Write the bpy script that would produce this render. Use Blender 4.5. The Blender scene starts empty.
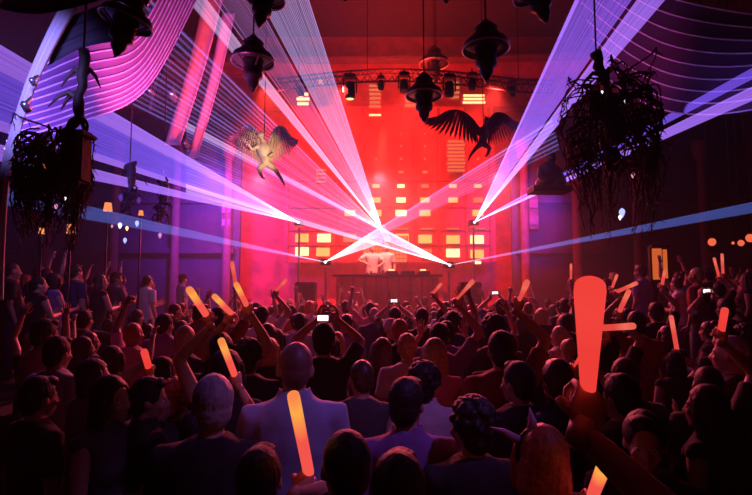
import bpy, bmesh, math, random
from mathutils import Vector, Matrix, noise
random.seed(7)
SC = bpy.context.scene
COL = SC.collection
V = Vector
PI = math.pi
# ------------------------------------------------------------------ camera
FOC = 480.0; CAMZ = 2.15
PITCH = math.atan((284 - 247.5) / FOC)
cam_d = bpy.data.cameras.new('camera'); cam = bpy.data.objects.new('camera', cam_d); COL.objects.link(cam)
cam_d.sensor_width = 36; cam_d.lens = FOC / 752 * 36; cam_d.clip_start = 0.05; cam_d.clip_end = 200
cam.location = (0, 0, CAMZ); cam.rotation_euler = (PI / 2 + PITCH, 0, 0)
SC.camera = cam
def P(px, py, Y):
    """point of the room at depth Y metres in front of the viewer, seen at that place of the frame"""
    a = (px - 376) / FOC; b = (247.5 - py) / FOC
    dy = math.cos(PITCH) - b * math.sin(PITCH); dz = math.sin(PITCH) + b * math.cos(PITCH)
    return V((a / dy * Y, Y, CAMZ + dz / dy * Y))
# ------------------------------------------------------------------ materials
def _new(name):
    m = bpy.data.materials.new(name); m.use_nodes = True
    nt = m.node_tree; nt.nodes.clear()
    return m, nt, nt.nodes.new('ShaderNodeOutputMaterial')
def mat(name, col, rough=.6, metal=0, var=.25, scale=6, bump=0, trans=0, sheen=0, spec=.5):
    m, nt, out = _new(name)
    b = nt.nodes.new('ShaderNodeBsdfPrincipled')
    b.inputs['Roughness'].default_value = rough; b.inputs['Metallic'].default_value = metal
    b.inputs['Specular IOR Level'].default_value = spec
    if sheen: b.inputs['Sheen Weight'].default_value = sheen
    if trans: b.inputs['Transmission Weight'].default_value = trans
    tc = nt.nodes.new('ShaderNodeTexCoord'); n = nt.nodes.new('ShaderNodeTexNoise')
    n.inputs['Scale'].default_value = scale; n.inputs['Detail'].default_value = 3
    nt.links.new(tc.outputs['Object'], n.inputs['Vector'])
    r = nt.nodes.new('ShaderNodeValToRGB')
    r.color_ramp.elements[0].position = .3; r.color_ramp.elements[1].position = .7
    r.color_ramp.elements[0].color = (*[c * (1 - var) for c in col], 1)
    r.color_ramp.elements[1].color = (*[min(1, c * (1 + var)) for c in col], 1)
    nt.links.new(n.outputs['Fac'], r.inputs['Fac']); nt.links.new(r.outputs['Color'], b.inputs['Base Color'])
    if bump:
        bp = nt.nodes.new('ShaderNodeBump'); bp.inputs['Strength'].default_value = bump; bp.inputs['Distance'].default_value = .02
        nt.links.new(n.outputs['Fac'], bp.inputs['Height']); nt.links.new(bp.outputs['Normal'], b.inputs['Normal'])
    nt.links.new(b.outputs[0], out.inputs[0])
    return m
def emat(name, col, s, sample=False):
    m, nt, out = _new(name)
    e = nt.nodes.new('ShaderNodeEmission'); e.inputs[0].default_value = (*col, 1); e.inputs[1].default_value = s
    nt.links.new(e.outputs[0], out.inputs[0])
    if not sample: m.cycles.emission_sampling = 'NONE'
    return m
def stick_mat(name, hot, cool, s, hotpos=.2):
    """foam light stick: the lamp sits at one end (object Z is the length, 0..1 by generated coords)"""
    m, nt, out = _new(name)
    tc = nt.nodes.new('ShaderNodeTexCoord'); sp = nt.nodes.new('ShaderNodeSeparateXYZ')
    nt.links.new(tc.outputs['Generated'], sp.inputs[0])
    r = nt.nodes.new('ShaderNodeValToRGB'); e0, e1 = r.color_ramp.elements
    e0.position = .5; e0.color = (*cool, 1); e1.position = .84; e1.color = (*hot, 1)
    e2 = r.color_ramp.elements.new(1.0); e2.color = (*[.5 * (p + q) for p, q in zip(hot, cool)], 1)
    nt.links.new(sp.outputs['Z'], r.inputs['Fac'])
    e = nt.nodes.new('ShaderNodeEmission'); e.inputs[1].default_value = s
    nt.links.new(r.outputs[0], e.inputs[0]); nt.links.new(e.outputs[0], out.inputs[0])
    return m
def laser_mat(name, col, core, s, n=60, lo=.35, hi=.6, floor_=.15, fall=1.0, edge=0.0, lines=0):
    """light scattered by haze along a scanned laser fan: UV.x is the scan angle, UV.y the metres from the aperture"""
    m, nt, out = _new(name); N = nt.nodes.new; L = nt.links.new
    uv = N('ShaderNodeUVMap'); sp = N('ShaderNodeSeparateXYZ'); L(uv.outputs[0], sp.inputs[0])
    def mth(op, a, b=None, c=None):
        x = N('ShaderNodeMath'); x.operation = op
        for i, v in enumerate((a, b, c)):
            if v is None: continue
            if isinstance(v, (int, float)): x.inputs[i].default_value = v
            else: L(v, x.inputs[i])
        return x.outputs[0]
    nz = N('ShaderNodeTexNoise'); nz.noise_dimensions = '1D'; nz.inputs['Scale'].default_value = 1; nz.inputs['Detail'].default_value = 2
    L(mth('MULTIPLY', sp.outputs[0], n), nz.inputs['W'])
    mr = N('ShaderNodeMapRange'); mr.inputs['From Min'].default_value = lo; mr.inputs['From Max'].default_value = hi
    mr.inputs['To Min'].default_value = floor_; mr.inputs['To Max'].default_value = 1
    L(nz.outputs['Fac'], mr.inputs['Value'])
    pat = mr.outputs[0]
    if lines:
        ln = mth('POWER', mth('ABSOLUTE', mth('SINE', mth('MULTIPLY', sp.outputs[0], lines * math.pi))), 5)
        pat = mth('MULTIPLY', pat, mth('ADD', mth('MULTIPLY', ln, 1.0), .05))
    fallv = mth('DIVIDE', fall, mth('ADD', sp.outputs[1], .35))
    st = mth('MULTIPLY', mth('MULTIPLY', pat, fallv), s)
    if edge:
        d = mth('ABSOLUTE', mth('SUBTRACT', sp.outputs[0], .5))
        ed = mth('MULTIPLY', mth('POWER', mth('MULTIPLY', d, 2), 14), edge)
        st = mth('MULTIPLY', st, mth('ADD', ed, 1))
    mx = N('ShaderNodeMixRGB'); mx.inputs[1].default_value = (*col, 1); mx.inputs[2].default_value = (*core, 1)
    L(mth('MINIMUM', mth('MULTIPLY', mth('MULTIPLY', fallv, fallv), .09), 1.0), mx.inputs[0])
    e = N('ShaderNodeEmission'); L(mx.outputs[0], e.inputs[0]); L(st, e.inputs[1])
    t = N('ShaderNodeBsdfTransparent'); a = N('ShaderNodeAddShader')
    L(e.outputs[0], a.inputs[0]); L(t.outputs[0], a.inputs[1]); L(a.outputs[0], out.inputs[0])
    m.cycles.emission_sampling = 'NONE'
    return m
# ------------------------------------------------------------------ mesh tools
def link(name, me, m=None, parent=None, smooth=False):
    o = bpy.data.objects.new(name, me); COL.objects.link(o)
    if m is not None:
        for x in (m if isinstance(m, (list, tuple)) else [m]): me.materials.append(x)
    if parent is not None: o.parent = parent
    if smooth:
        for p in me.polygons: p.use_smooth = True
    return o
class MB:
    """collects shapes for ONE mesh"""
    def __init__(s): s.v = []; s.f = []
    def add(s, vs, fs):
        k = len(s.v); s.v += [tuple(v) for v in vs]; s.f += [tuple(i + k for i in f) for f in fs]
        return s
    def box(s, c, d, M=None, bev=0):
        c = V(c); hx, hy, hz = d[0] / 2, d[1] / 2, d[2] / 2
        vs = [V((x * hx, y * hy, z * hz)) for x in (-1, 1) for y in (-1, 1) for z in (-1, 1)]
        if M is not None: vs = [M @ v for v in vs]
        return s.add([c + v for v in vs], [(0, 1, 3, 2), (4, 6, 7, 5), (0, 4, 5, 1), (2, 3, 7, 6), (0, 2, 6, 4), (1, 5, 7, 3)])
    def loft(s, rings, cap=True):
        n = len(rings[0]); vs = [v for r in rings for v in r]; fs = []
        for i in range(len(rings) - 1):
            for j in range(n):
                fs.append((i * n + j, i * n + (j + 1) % n, (i + 1) * n + (j + 1) % n, (i + 1) * n + j))
        if cap: fs += [tuple(reversed(range(n))), tuple(range((len(rings) - 1) * n, len(rings) * n))]
        return s.add(vs, fs)
    def tube(s, pts, rad, n=8, cap=True, rnd=False):
        pts = [V(p) for p in pts]
        if not isinstance(rad, (list, tuple)): rad = [rad] * len(pts)
        rad = list(rad)
        if rnd:   # rounded ends
            d0 = (pts[0] - pts[1]).normalized(); d1 = (pts[-1] - pts[-2]).normalized()
            pts = [pts[0] + d0 * rad[0] * .85, pts[0] + d0 * rad[0] * .5] + pts + [pts[-1] + d1 * rad[-1] * .5, pts[-1] + d1 * rad[-1] * .85]
            rad = [rad[0] * .4, rad[0] * .85] + rad + [rad[-1] * .85, rad[-1] * .4]
        rings = []; u = None
        for i, p in enumerate(pts):
            t = (pts[min(i + 1, len(pts) - 1)] - pts[max(i - 1, 0)]).normalized()
            if u is None:
                u = t.orthogonal().normalized()
            u = (u - t * u.dot(t))
            u = u.normalized() if u.length > 1e-5 else t.orthogonal().normalized()
            w = t.cross(u)
            rings.append([p + (u * math.cos(a) + w * math.sin(a)) * rad[i] for a in [2 * PI * k / n for k in range(n)]])
        return s.loft(rings, cap)
    def ell(s, c, r, M=None, nu=14, nv=9):
        c = V(c); rings = []
        for i in range(nv + 1):
            th = PI * (i + .0) / nv; th = min(max(th, .06), PI - .06)
            ring = []
            for j in range(nu):
                a = 2 * PI * j / nu
                v = V((r[0] * math.sin(th) * math.cos(a), r[1] * math.sin(th) * math.sin(a), -r[2] * math.cos(th)))
                ring.append(c + (M @ v if M is not None else v))
            rings.append(ring)
        return s.loft(rings)
    def lathe(s, c, prof, n=28, M=None):
        c = V(c); rings = []
        for r, z in prof:
            ring = []
            for j in range(n):
                a = 2 * PI * j / n; v = V((max(r, .0005) * math.cos(a), max(r, .0005) * math.sin(a), z))
                ring.append(c + (M @ v if M is not None else v))
            rings.append(ring)
        return s.loft(rings)
    def torus(s, c, R, r, n=32, m=8, M=None):
        pts = [V(c) + ((M or Matrix.Identity(3)) @ V((R * math.cos(2 * PI * k / n), R * math.sin(2 * PI * k / n), 0))) for k in range(n)]
        vs = []; fs = []; ax = (M or Matrix.Identity(3)) @ V((0, 0, 1))
        for k in range(n):
            o = (pts[k] - V(c)).normalized()
            for j in range(m):
                a = 2 * PI * j / m; vs.append(pts[k] + (o * math.cos(a) + ax * math.sin(a)) * r)
        for k in range(n):
            for j in range(m):
                fs.append((k * m + j, ((k + 1) % n) * m + j, ((k + 1) % n) * m + (j + 1) % m, k * m + (j + 1) % m))
        return s.add(vs, fs)
    def mesh(s, name):
        me = bpy.data.meshes.new(name); me.from_pydata(s.v, [], s.f); me.update()
        bm = bmesh.new(); bm.from_mesh(me); bmesh.ops.recalc_face_normals(bm, faces=bm.faces); bm.to_mesh(me); bm.free()
        return me
    def build(s, name, m=None, parent=None, smooth=False, bevel=0):
        me = s.mesh(name)
        if bevel:
            bm = bmesh.new(); bm.from_mesh(me)
            bmesh.ops.bevel(bm, geom=list(bm.edges), offset=bevel, segments=2, affect='EDGES', clamp_overlap=True)
            bm.to_mesh(me); bm.free()
        return link(name, me, m, parent, smooth)
def tag(o, label=None, cat=None, group=None, kind=None):
    if label: o['label'] = label
    if cat: o['category'] = cat
    if group: o['group'] = group
    if kind: o['kind'] = kind
    return o
def empty(name, loc, label=None, cat=None, group=None, rz=0):
    o = bpy.data.objects.new(name, None); COL.objects.link(o); o.location = loc; o.rotation_euler = (0, 0, rz)
    o.empty_display_size = .1
    return tag(o, label, cat, group)
def struct(name, mb, m, smooth=False, bevel=0):
    o = mb.build(name, m, None, smooth, bevel); o['kind'] = 'structure'; return o
def copy_tree(o, parent=None):
    c = o.copy(); COL.objects.link(c); c.parent = parent
    for ch in list(o.children): copy_tree(ch, c)
    return c
def light(name, kind, loc, tgt, col, power, size=.3, angle=60, blend=.5):
    d = bpy.data.lights.new(name, kind); d.color = col; d.energy = power
    if kind == 'AREA': d.shape = 'DISK'; d.size = size
    else: d.shadow_soft_size = size
    if kind == 'SPOT': d.spot_size = math.radians(angle); d.spot_blend = blend
    o = bpy.data.objects.new(name, d); COL.objects.link(o); o.location = loc
    o.rotation_euler = (V(tgt) - V(loc)).to_track_quat('-Z', 'Y').to_euler()
    return o
# ------------------------------------------------------------------ palette
M_floor = mat('floor_black_vinyl', (.02, .018, .02), .35)
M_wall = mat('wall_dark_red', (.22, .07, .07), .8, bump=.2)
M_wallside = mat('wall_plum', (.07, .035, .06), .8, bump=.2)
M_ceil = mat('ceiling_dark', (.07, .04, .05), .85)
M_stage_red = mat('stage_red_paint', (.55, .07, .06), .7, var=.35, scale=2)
M_black = mat('black_metal', (.012, .012, .014), .35, .3)
M_blackmat = mat('black_matte', (.015, .012, .014), .8)
M_steel = mat('steel', (.35, .33, .35), .3, .9)
M_truss = mat('truss_dark', (.05, .03, .03), .45, .6)
M_cloth = mat('canopy_cloth', (.55, .5, .55), .85, var=.08, scale=1.5)
M_clothdk = mat('canopy_cloth_dark', (.05, .04, .06), .9)
M_ribbon = mat('ribbon_cloth', (.6, .35, .33), .85, var=.1)
M_root = mat('driftwood_dark', (.035, .022, .02), .7, bump=.4, scale=20)
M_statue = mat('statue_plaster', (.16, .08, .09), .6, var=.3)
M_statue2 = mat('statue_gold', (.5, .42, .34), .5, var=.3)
M_glass = mat('crystal', (.8, .8, .9), .05, trans=.9, var=.02)
E_led = emat('led_tile_yellow', (1, .40, .10), 1.6)
E_ledb = emat('led_tile_bright', (1, .66, .28), 2.4)
E_ledd = emat('led_tile_dim', (1, .20, .08), 1.0)
E_orange = emat('lamp_shade_orange', (1, .28, .10), 1.1)
E_globe = emat('lamp_globe_orange', (1, .16, .07), .9)
E_warm = emat('warm_window', (.9, .16, .035), .7)
E_amber = emat('amber_bulb', (1, .55, .2), 2.5)
E_white = emat('white_lamp', (.85, .85, 1), 3)
E_blue = emat('blue_lamp', (.25, .3, 1), 2.5)
E_screen = emat('phone_screen', (1, .85, .9), 2.2)
# ------------------------------------------------------------------ the room
struct('floor', MB().box((0, 8, -.05), (26, 24, .1)), M_floor)
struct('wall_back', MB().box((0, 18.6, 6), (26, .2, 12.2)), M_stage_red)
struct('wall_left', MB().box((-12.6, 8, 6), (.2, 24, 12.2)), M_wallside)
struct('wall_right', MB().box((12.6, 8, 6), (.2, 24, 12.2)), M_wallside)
struct('wall_front', MB().box((0, -3.6, 6), (26, .2, 12.2)), M_wallside)
struct('ceiling', MB().box((0, 8, 12.1), (26, 24, .2)), M_ceil)
# raised terraces both sides and the stage
TER = .65
struct('floor_terrace_left', MB().box((-8.2, 10.8, TER / 2), (8.2, 10.4, TER)), M_blackmat)
struct('floor_terrace_right', MB().box((8.5, 10.8, TER / 2), (7.6, 10.4, TER)), M_blackmat)
STZ = 1.3
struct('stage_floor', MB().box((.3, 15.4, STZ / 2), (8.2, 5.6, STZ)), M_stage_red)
# curved cornice of the vault above the stage
def arc_band(name, R, z0, z1, y, m, dep=.35):
    mb = MB(); r0 = []; n = 28
    rings = []
    for i in range(n + 1):
        t = -1 + 2 * i / n; x = t * R; yy = y + .9 * t * t * -1.8
        dz = -.5 * t * t
        rings.append([V((x, yy, z0 + dz)), V((x, yy + dep, z0 + dz)), V((x, yy + dep, z1 + dz)), V((x, yy, z1 + dz))])
    mb.loft(rings); return struct(name, mb, m)
arc_band('trim_1', 9.5, 10.0, 10.45, 17.6, M_stage_red)
arc_band('trim_2', 9.5, 10.45, 10.55, 17.2, M_wall)
arc_band('trim_3', 9.5, 8.8, 8.9, 17.9, M_wall)
# side bays: pillars, dark wall with panelled windows
for sx, n in ((-1, 'left'), (1, 'right')):
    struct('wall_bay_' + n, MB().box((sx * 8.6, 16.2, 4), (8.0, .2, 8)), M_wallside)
    for k, x in enumerate((4.9, 6.6, 8.6, 10.8)):
        mb = MB().lathe((sx * x, 15.7, 0), [(.22, 0), (.22, .3), (.14, .4), (.13, 6.2), (.2, 6.4), (.26, 6.7), (.26, 6.9)], 16)
        struct('trim_pillar_%s_%d' % (n, k + 1), mb, M_wall, True)
    struct('trim_rail_' + n, MB().box((sx * 8.6, 15.9, 3.25), (7.8, .3, .18)).box((sx * 8.6, 15.9, 4.9), (7.8, .3, .12)), M_wallside)
# ------------------------------------------------------------------ led wall behind the stage
Yw = 17.0
led = empty('led_wall', (0, 0, 0), 'red video wall behind the stage showing a grid of yellow blocks', 'video wall')
led.location = (0, 0, 0)
b0 = P(285, 262, Yw + .3); b1 = P(492, 108, Yw + .3)
mb = MB().box(((b0.x + b1.x) / 2, Yw + .25, (b0.z + b1.z) / 2), (b1.x - b0.x, .2, b1.z - b0.z))
mb.build('screen_panel', M_stage_red, led)
mb = MB()
for x in (288, 337, 363, 414, 439, 466, 490):
    a = P(x, 262, Yw + .05); b = P(x, 108, Yw + .05); mb.box(((a.x + b.x) / 2, Yw + .08, (a.z + b.z) / 2), (.07, .12, b.z - a.z))
for y in (230, 245, 262, 207, 180):
    a = P(285, y, Yw + .05); b = P(492, y, Yw + .05); mb.box(((a.x + b.x) / 2, Yw + .1, a.z), (b.x - a.x, .08, .05))
mb.build('screen_frame', M_wall, led)
def tile(px, py, w, h, m, Y=Yw):
    c = P(px, py, Y); k = Y / FOC
    MB().box((0, 0, 0), (w * k, .05, h * k)).build('led_block', m, led, bevel=.01).location = c
cols = (302, 324, 350, 376, 401, 425, 453, 478)
for i, x in enumerate(cols):
    if x in (302, 324): continue
    for y, w, h, mm in ((134, 1.4, 1.2, E_ledd), (146, 1.8, 1.4, E_ledd), (159, 2.2, 1.6, E_ledd), (172, 5, 2.4, E_ledd), (186, 7.5, 3.6, E_led), (200, 9.5, 5.2, E_led), (213, 11, 6.2, E_led)):
        if y == 172 and i % 2 and i != 5: continue
        if x == 350 and y != 213: continue
        if x == 376 and y < 159: continue
        m_ = mm
        if y >= 186 and (i * 3 + y) % 5 == 1: m_ = E_ledd
        if x in (401,) and y > 180: m_ = E_ledb
        if x == 478 and y == 200: m_ = E_ledd
        if x == 453 and y == 213: continue
        tile(x, y, w, h, m_)
for x, y, m_ in ((302, 238, E_led), (324, 238, E_ledb), (350, 238, E_ledd), (402, 238, E_led), (425, 239, E_led), (453, 239.5, E_led), (477, 239.5, E_ledb),
              (302, 251.5, E_ledb), (323, 252, E_led), (453, 253, E_ledb), (477, 254, E_led), (425, 253, E_ledd)):
    tile(x, y, 13.5, 8.5, m_)
tile(478, 262.5, 6, 3, E_ledb)
for x in (402, 427, 453, 479): tile(x, 228.7, 13, 1.2, E_ledd)
struct('stage_riser', MB().box((0, 14.1, STZ + .06), (3.2, .9, .12)), M_black)
# orange backdrop right behind the decks
bd = empty('backdrop_screen', P(385, 262, 15.8), 'orange glowing mesh screen directly behind the performers', 'screen')
k = 15.8 / FOC
mb = MB().box((0, 0, .42), (46 * k, .08, 27 * k)); o = mb.build('frame', M_wall, bd)
mb = MB()
E_back = emat('backdrop_glow', (1, .16, .05), 1.3)
for i in range(11):
    for j in range(7): mb.box((-.66 + i * .132, -.06, .05 + j * .125), (.115, .03, .105))
mb.build('light_grid', E_back, bd)
# lit slatted panels on the walls beside the screen
def slat_panel(px, py, Y, w, h, n, m, label):
    c = P(px, py, Y); k = Y / FOC; t = empty('slatted_wall_panel', c, label, 'wall panel')
    MB().box((0, .06, 0), (w * k, .06, h * k)).build('backing', M_wall, t)
    for i in range(n):
        MB().box((0, 0, (-.5 + (i + .5) / n) * h * k), (w * k * random.uniform(.8, 1), .05, h * k / n * .5)).build('slat', m, t)
E_slat = emat('slat_glow', (1, .24, .10), .7)
E_slatb = emat('slat_glow_bright', (1, .5, .2), 2.6)
slat_panel(456, 156, 16.6, 20, 34, 9, E_slat, 'tall louvred panel glowing dull orange under the right winged figure')
slat_panel(474, 99, 16, 26, 11, 3, E_slatb, 'bright orange light bars on wall above the right winged figure')
slat_panel(375, 115, 16, 14, 3, 1, E_slatb, 'single short bright bar on the wall left of centre')
slat_panel(375, 96, 16, 13, 26, 6, E_slat, 'column of dull light bars under the truss near centre')
slat_panel(303, 99, 15.5, 13, 15, 3, E_slatb, 'bright orange light bars on wall at left end of the truss')
slat_panel(321, 82, 15.5, 5, 9, 1, E_slat, 'small upright orange lamp panel behind left truss end')
slat_panel(410, 97, 16, 12, 22, 5, E_slat, 'column of dull light bars behind lantern at centre truss')
slat_panel(455, 90, 16.2, 10, 20, 4, E_slat, 'column of dull light bars behind truss right of centre')
slat_panel(321, 176, 15.8, 12, 16, 4, E_slat, 'orange louvred panel on the left beside the video wall')
slat_panel(534, 212, 15.6, 9, 34, 2, mat('window_frame', (.3, .12, .15), .6), 'tall narrow window shutter on the right bay wall')
slat_panel(226, 216, 15.6, 9, 26, 2, mat('shutter', (.3, .14, .3), .6), 'tall narrow window shutter on the left bay wall')
# ------------------------------------------------------------------ booth and performers' desk
bt = empty('dj_booth', (.3, 13.0, STZ), 'wide red performer booth on stage with gear on its top', 'booth')
MB().box((0, 0, .52), (2.7, .7, 1.04)).build('desk', M_stage_red, bt, bevel=.03)
MB().box((0, -.05, 1.07), (2.9, .85, .06)).build('worktop', M_black, bt, bevel=.02)
mb = MB()
for i in range(9): mb.box((-1.2 + i * .3, -.36, .52), (.03, .02, 1.0))
mb.build('front_ribs', M_wall, bt)
def deck(x, label):
    t = empty('media_player', (x, 12.95, STZ + 1.1), label, 'music player')
    MB().box((0, 0, .045), (.32, .4, .09)).build('case', M_black, t, bevel=.01)
    MB().lathe((0, -.03, .09), [(.11, 0), (.11, .012), (.1, .018)], 24).build('jog_wheel', M_steel, t)
    MB().box((0, .13, .12), (.16, .02, .06)).build('display', E_amber, t)
deck(.42, 'dark media player on booth top nearest the performers')
deck(1.28, 'dark media player at right end of the booth top')
t = empty('sound_mixer', (.85, 12.95, STZ + 1.1), 'low black mixer between the two players on the booth', 'mixer')
MB().box((0, 0, .05), (.36, .42, .1)).build('case', M_black, t, bevel=.01)
for i in range(4):
    for j in range(3): MB().lathe((-.12 + i * .08, -.1 + j * .1, .1), [(.012, 0), (.01, .02)], 8).build('knob', M_steel, t)

for x, lab in ((-1.9, 'black monitor speaker on stage left of the booth'), (2.55, 'black monitor speaker on stage right of the booth')):
    t = empty('monitor_speaker', (x, 13.1, STZ), lab, 'speaker')
    MB().box((0, 0, .45), (.55, .5, .9)).build('cabinet', M_black, t, bevel=.03)
    MB().lathe((0, -.255, .3), [(.2, 0), (.2, .02), (.16, .03), (.06, -.02)], 24, Matrix.Rotation(PI / 2, 3, 'X')).build('woofer', M_blackmat, t)
    MB().lathe((0, -.255, .7), [(.09, 0), (.09, .02), (.05, .01)], 20, Matrix.Rotation(PI / 2, 3, 'X')).build('tweeter', M_blackmat, t)
# ------------------------------------------------------------------ lasers
def projector(px, py, Y, tgt, label, zdown):
    p = P(px, py, Y); t = empty('laser_projector', (p.x, p.y + .05, p.z), label, 'laser projector')
    MB().box((0, .2, 0), (.26, .36, .16)).build('housing', M_black, t, bevel=.015)
    MB().lathe((0, .02, 0), [(.035, 0), (.035, .03), (.02, .035)], 16, Matrix.Rotation(PI / 2, 3, 'X')).build('aperture', E_white, t)
    MB().box((-.16, .2, -.02), (.015, .04, .26)).box((.16, .2, -.02), (.015, .04, .26)).box((0, .2, -.15), (.33, .04, .015)).tube([(0, .2, -.15), (0, .2, STZ - p.z)], .03, 8).build('bracket', M_steel, t)
    return p
def fan(src, e0, e1, m, label, Yend, group=None, nu=20, nv=24, over=1.0):
    """e0,e1: frame places of the two edge rays far from the aperture; Yend their depth there"""
    s = V(src); a = P(e0[0], e0[1], Yend) - s; b = P(e1[0], e1[1], Yend) - s
    n = a.cross(b).normalized(); vs = []; fs = []; uvs = []
    for side in (1, -1):
        for i in range(nu + 1):
            u = i / nu; d = a.lerp(b, u); L = d.length
            for j in range(nv + 1):
                w = (j / nv) ** 1.6; vs.append(s + d * w + n * (side * .006 * w)); uvs.append((u, w * L))
    K = (nu + 1) * (nv + 1)
    for i in range(nu):
        for j in range(nv):
            q = (i * (nv + 1) + j, (i + 1) * (nv + 1) + j, (i + 1) * (nv + 1) + j + 1, i * (nv + 1) + j + 1)
            fs.append(q); fs.append(tuple(K + x for x in reversed(q)))
    for j in range(nv):
        for i in (0, nu):
            p = i * (nv + 1) + j; fs.append((p, p + 1, K + p + 1, K + p))
    me = bpy.data.meshes.new('laser_fan'); me.from_pydata([v - s for v in vs], [], fs); me.update()
    uvl = me.uv_layers.new(name='UVMap')
    for lp in me.loops: uvl.data[lp.index].uv = uvs[lp.vertex_index]
    o = link('laser_fan', me, m, None, True); o.location = s
    o.visible_shadow = True
    return tag(o, label, 'laser beam', group)
BL = (.20, .16, 1.0); VI = (.50, .20, 1.0); PK = (.95, .45, .85); WH = (1, .95, 1); CY = (.30, .42, 1.0)
Lden = laser_mat('laser_dense_white', (.50, .42, 1.0), WH, 1.0, 22, .30, .62, .25, 4, lines=26)
Lmid = laser_mat('laser_lines_violet', (.55, .25, .85), WH, .62, 16, .35, .62, .12, 4, lines=15)
Lbright = laser_mat('laser_streak_white', (.80, .5, 1.0), WH, .50, 9, .3, .6, .3, 4)
Lwhitelow = laser_mat('laser_low_white', (.6, .45, 1), WH, .17, 20, .3, .6, .5, 4, .6)
Lpurp = laser_mat('laser_purple', (.20, .09, 1.0), (.6, .35, 1), .62, 22, .3, .7, .45, 5, lines=0)
Lviolet = laser_mat('laser_violet', (.30, .11, 1.0), (.75, .4, 1), .60, 30, .3, .7, .4, 5, lines=0)
Lpurpb = laser_mat('laser_purple_bright', (.38, .15, 1.0), (.9, .7, 1), .72, 12, .3, .7, .5, 5)
Lblue = laser_mat('laser_blue_white', (.14, .22, 1.0), (.7, .8, 1), .32, 18, .35, .65, .35, 4)
Lthin = laser_mat('laser_faint_lines', (.30, .20, 1), WH, .50, 12, .35, .66, .08, 4, lines=17)
sA = projector(383, 231, 14.0, None, 'laser projector at stage centre, meeting point of the tall white fan', None)
sB = projector(298, 222, 13.6, None, 'laser projector left of the stage that throws the purple beams', None)
sC = projector(475, 222, 13.6, None, 'laser projector right of the stage that throws the violet beam', None)
sD = projector(325, 262, 12.4, None, 'low laser projector at left front edge of the stage', None)
sE = projector(450, 265, 12.4, None, 'low laser projector at right front edge of the stage', None)
Lthin2 = laser_mat('laser_fine_lines_blue', (.30, .22, 1), WH, .55, 9, .35, .66, .05, 4, lines=8)
# centre fan
fan(sA, (308, -4), (258, -4), Lden, 'dense white laser fan of fine lines rising steeply left from stage centre', 8)
fan(sA, (254, -4), (210, -4), Lmid, 'thinner violet laser lines beside the dense white fan, reaching the top edge', 8)
fan(sA, (204, -4), (184, -4), Lbright, 'bright narrow pinkish laser streak from stage centre up past the hanging lantern', 8)
fan(sA, (150, -4), (40, 60), Lthin, 'faint laser lines spreading from stage centre over the red ribbons', 7)
# left projector
fan(sB, (-20, 33), (-20, 61), Lpurpb, 'bright upper edge beam of the purple fan going upper left', 5)
fan(sB, (-20, 62), (-20, 114), Lpurp, 'broad purple laser sheet sweeping to the upper left', 5)
fan(sB, (-20, 114), (-20, 125), Lpurpb, 'bright lower edge beam of the broad purple sheet at left', 5)
fan(sB, (-6, 143), (-6, 160), Lpurpb, 'narrow pink purple beam below the broad left sheet', 5)
# right projector
fan(sC, (577, -4), (634, -4), Lviolet, 'broad violet laser sheet rising steeply right of the stage', 6)
fan(sC, (577, -4), (581, -4), Lpurpb, 'bright left edge beam of the broad violet sheet', 6)
fan(sC, (640, -4), (668, -4), Lpurpb, 'bright narrow violet beam on right flank of the violet sheet', 6)
fan(sC, (758, 84), (758, 98), Lpurpb, 'pink purple beam running right behind the root chandelier', 6)
fan(sC, (758, 65), (758, 76), Lpurp, 'dim blue beam just above the pink purple one at right', 6)
# low projectors
fan(sD, (-6, 184), (-6, 203), Lblue, 'pale blue laser blade from low left projector across the left balcony', 4.5)
fan(sD, (552, 119), (560, 150), Lthin2, 'laser lines rising right from the low left projector to the winged figure', 9)
fan(sD, (552, 119), (553, 121.5), Lmid, 'thin bright upper edge line of the right-rising fan', 9)
fan(sE, (758, 201), (758, 212), Lblue, 'pale blue laser blade from low right projector along the right wall', 5)
fan(sE, (186, 122), (186, 129), Lbright, 'white streak from low right projector rising left to upper wall', 9)
fan(sE, (186, 129), (186, 184), Lthin, 'faint lines between two white streaks rising left', 9)
fan(sE, (186, 184), (186, 193), Lbright, 'lower white violet streak rising left from low right projector', 9)
fan(sD, (384, 224), (392, 240), Lwhitelow, 'short bright white blade joining low left projector to stage centre', 13.2)
fan(sE, (384, 240), (376, 224), Lwhitelow, 'short bright white blade joining low right projector to stage centre', 13.2)
# ------------------------------------------------------------------ truss and fixtures
def truss():
    t = empty('lighting_truss', (0, 0, 0), 'long dark curved lattice truss hung across above the stage', 'truss')
    pts = []
    for i in range(41):
        f = i / 40; px = 278 + f * 275; py = 74 - 9 * math.sin(PI * min(1, f * 1.15)) + 8 * f + (6 * (1 - f) ** 2)
        pts.append(P(px, py + 6, 12.5 + .6 * math.cos(2 * f)))
    off = [V((0, -.14, .14)), V((0, .14, .14)), V((0, 0, -.14))]
    for o in off: MB().tube([p + o for p in pts], .025, 8).build('chord', M_truss, t)
    mb = MB()
    for i in range(0, 40):
        for k in range(3):
            a = off[k]; b = off[(k + 1) % 3]
            mb.tube([pts[i] + (a if i % 2 else b), pts[i + 1] + (b if i % 2 else a)], .012, 5)
    mb.build('lattice', M_truss, t)
    for i in (3, 13, 23, 35):
        MB().tube([pts[i] + V((0, 0, .1)), V((pts[i].x, pts[i].y, 12))], .012, 6).build('hanging_cable', M_truss, t)
truss()
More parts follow.
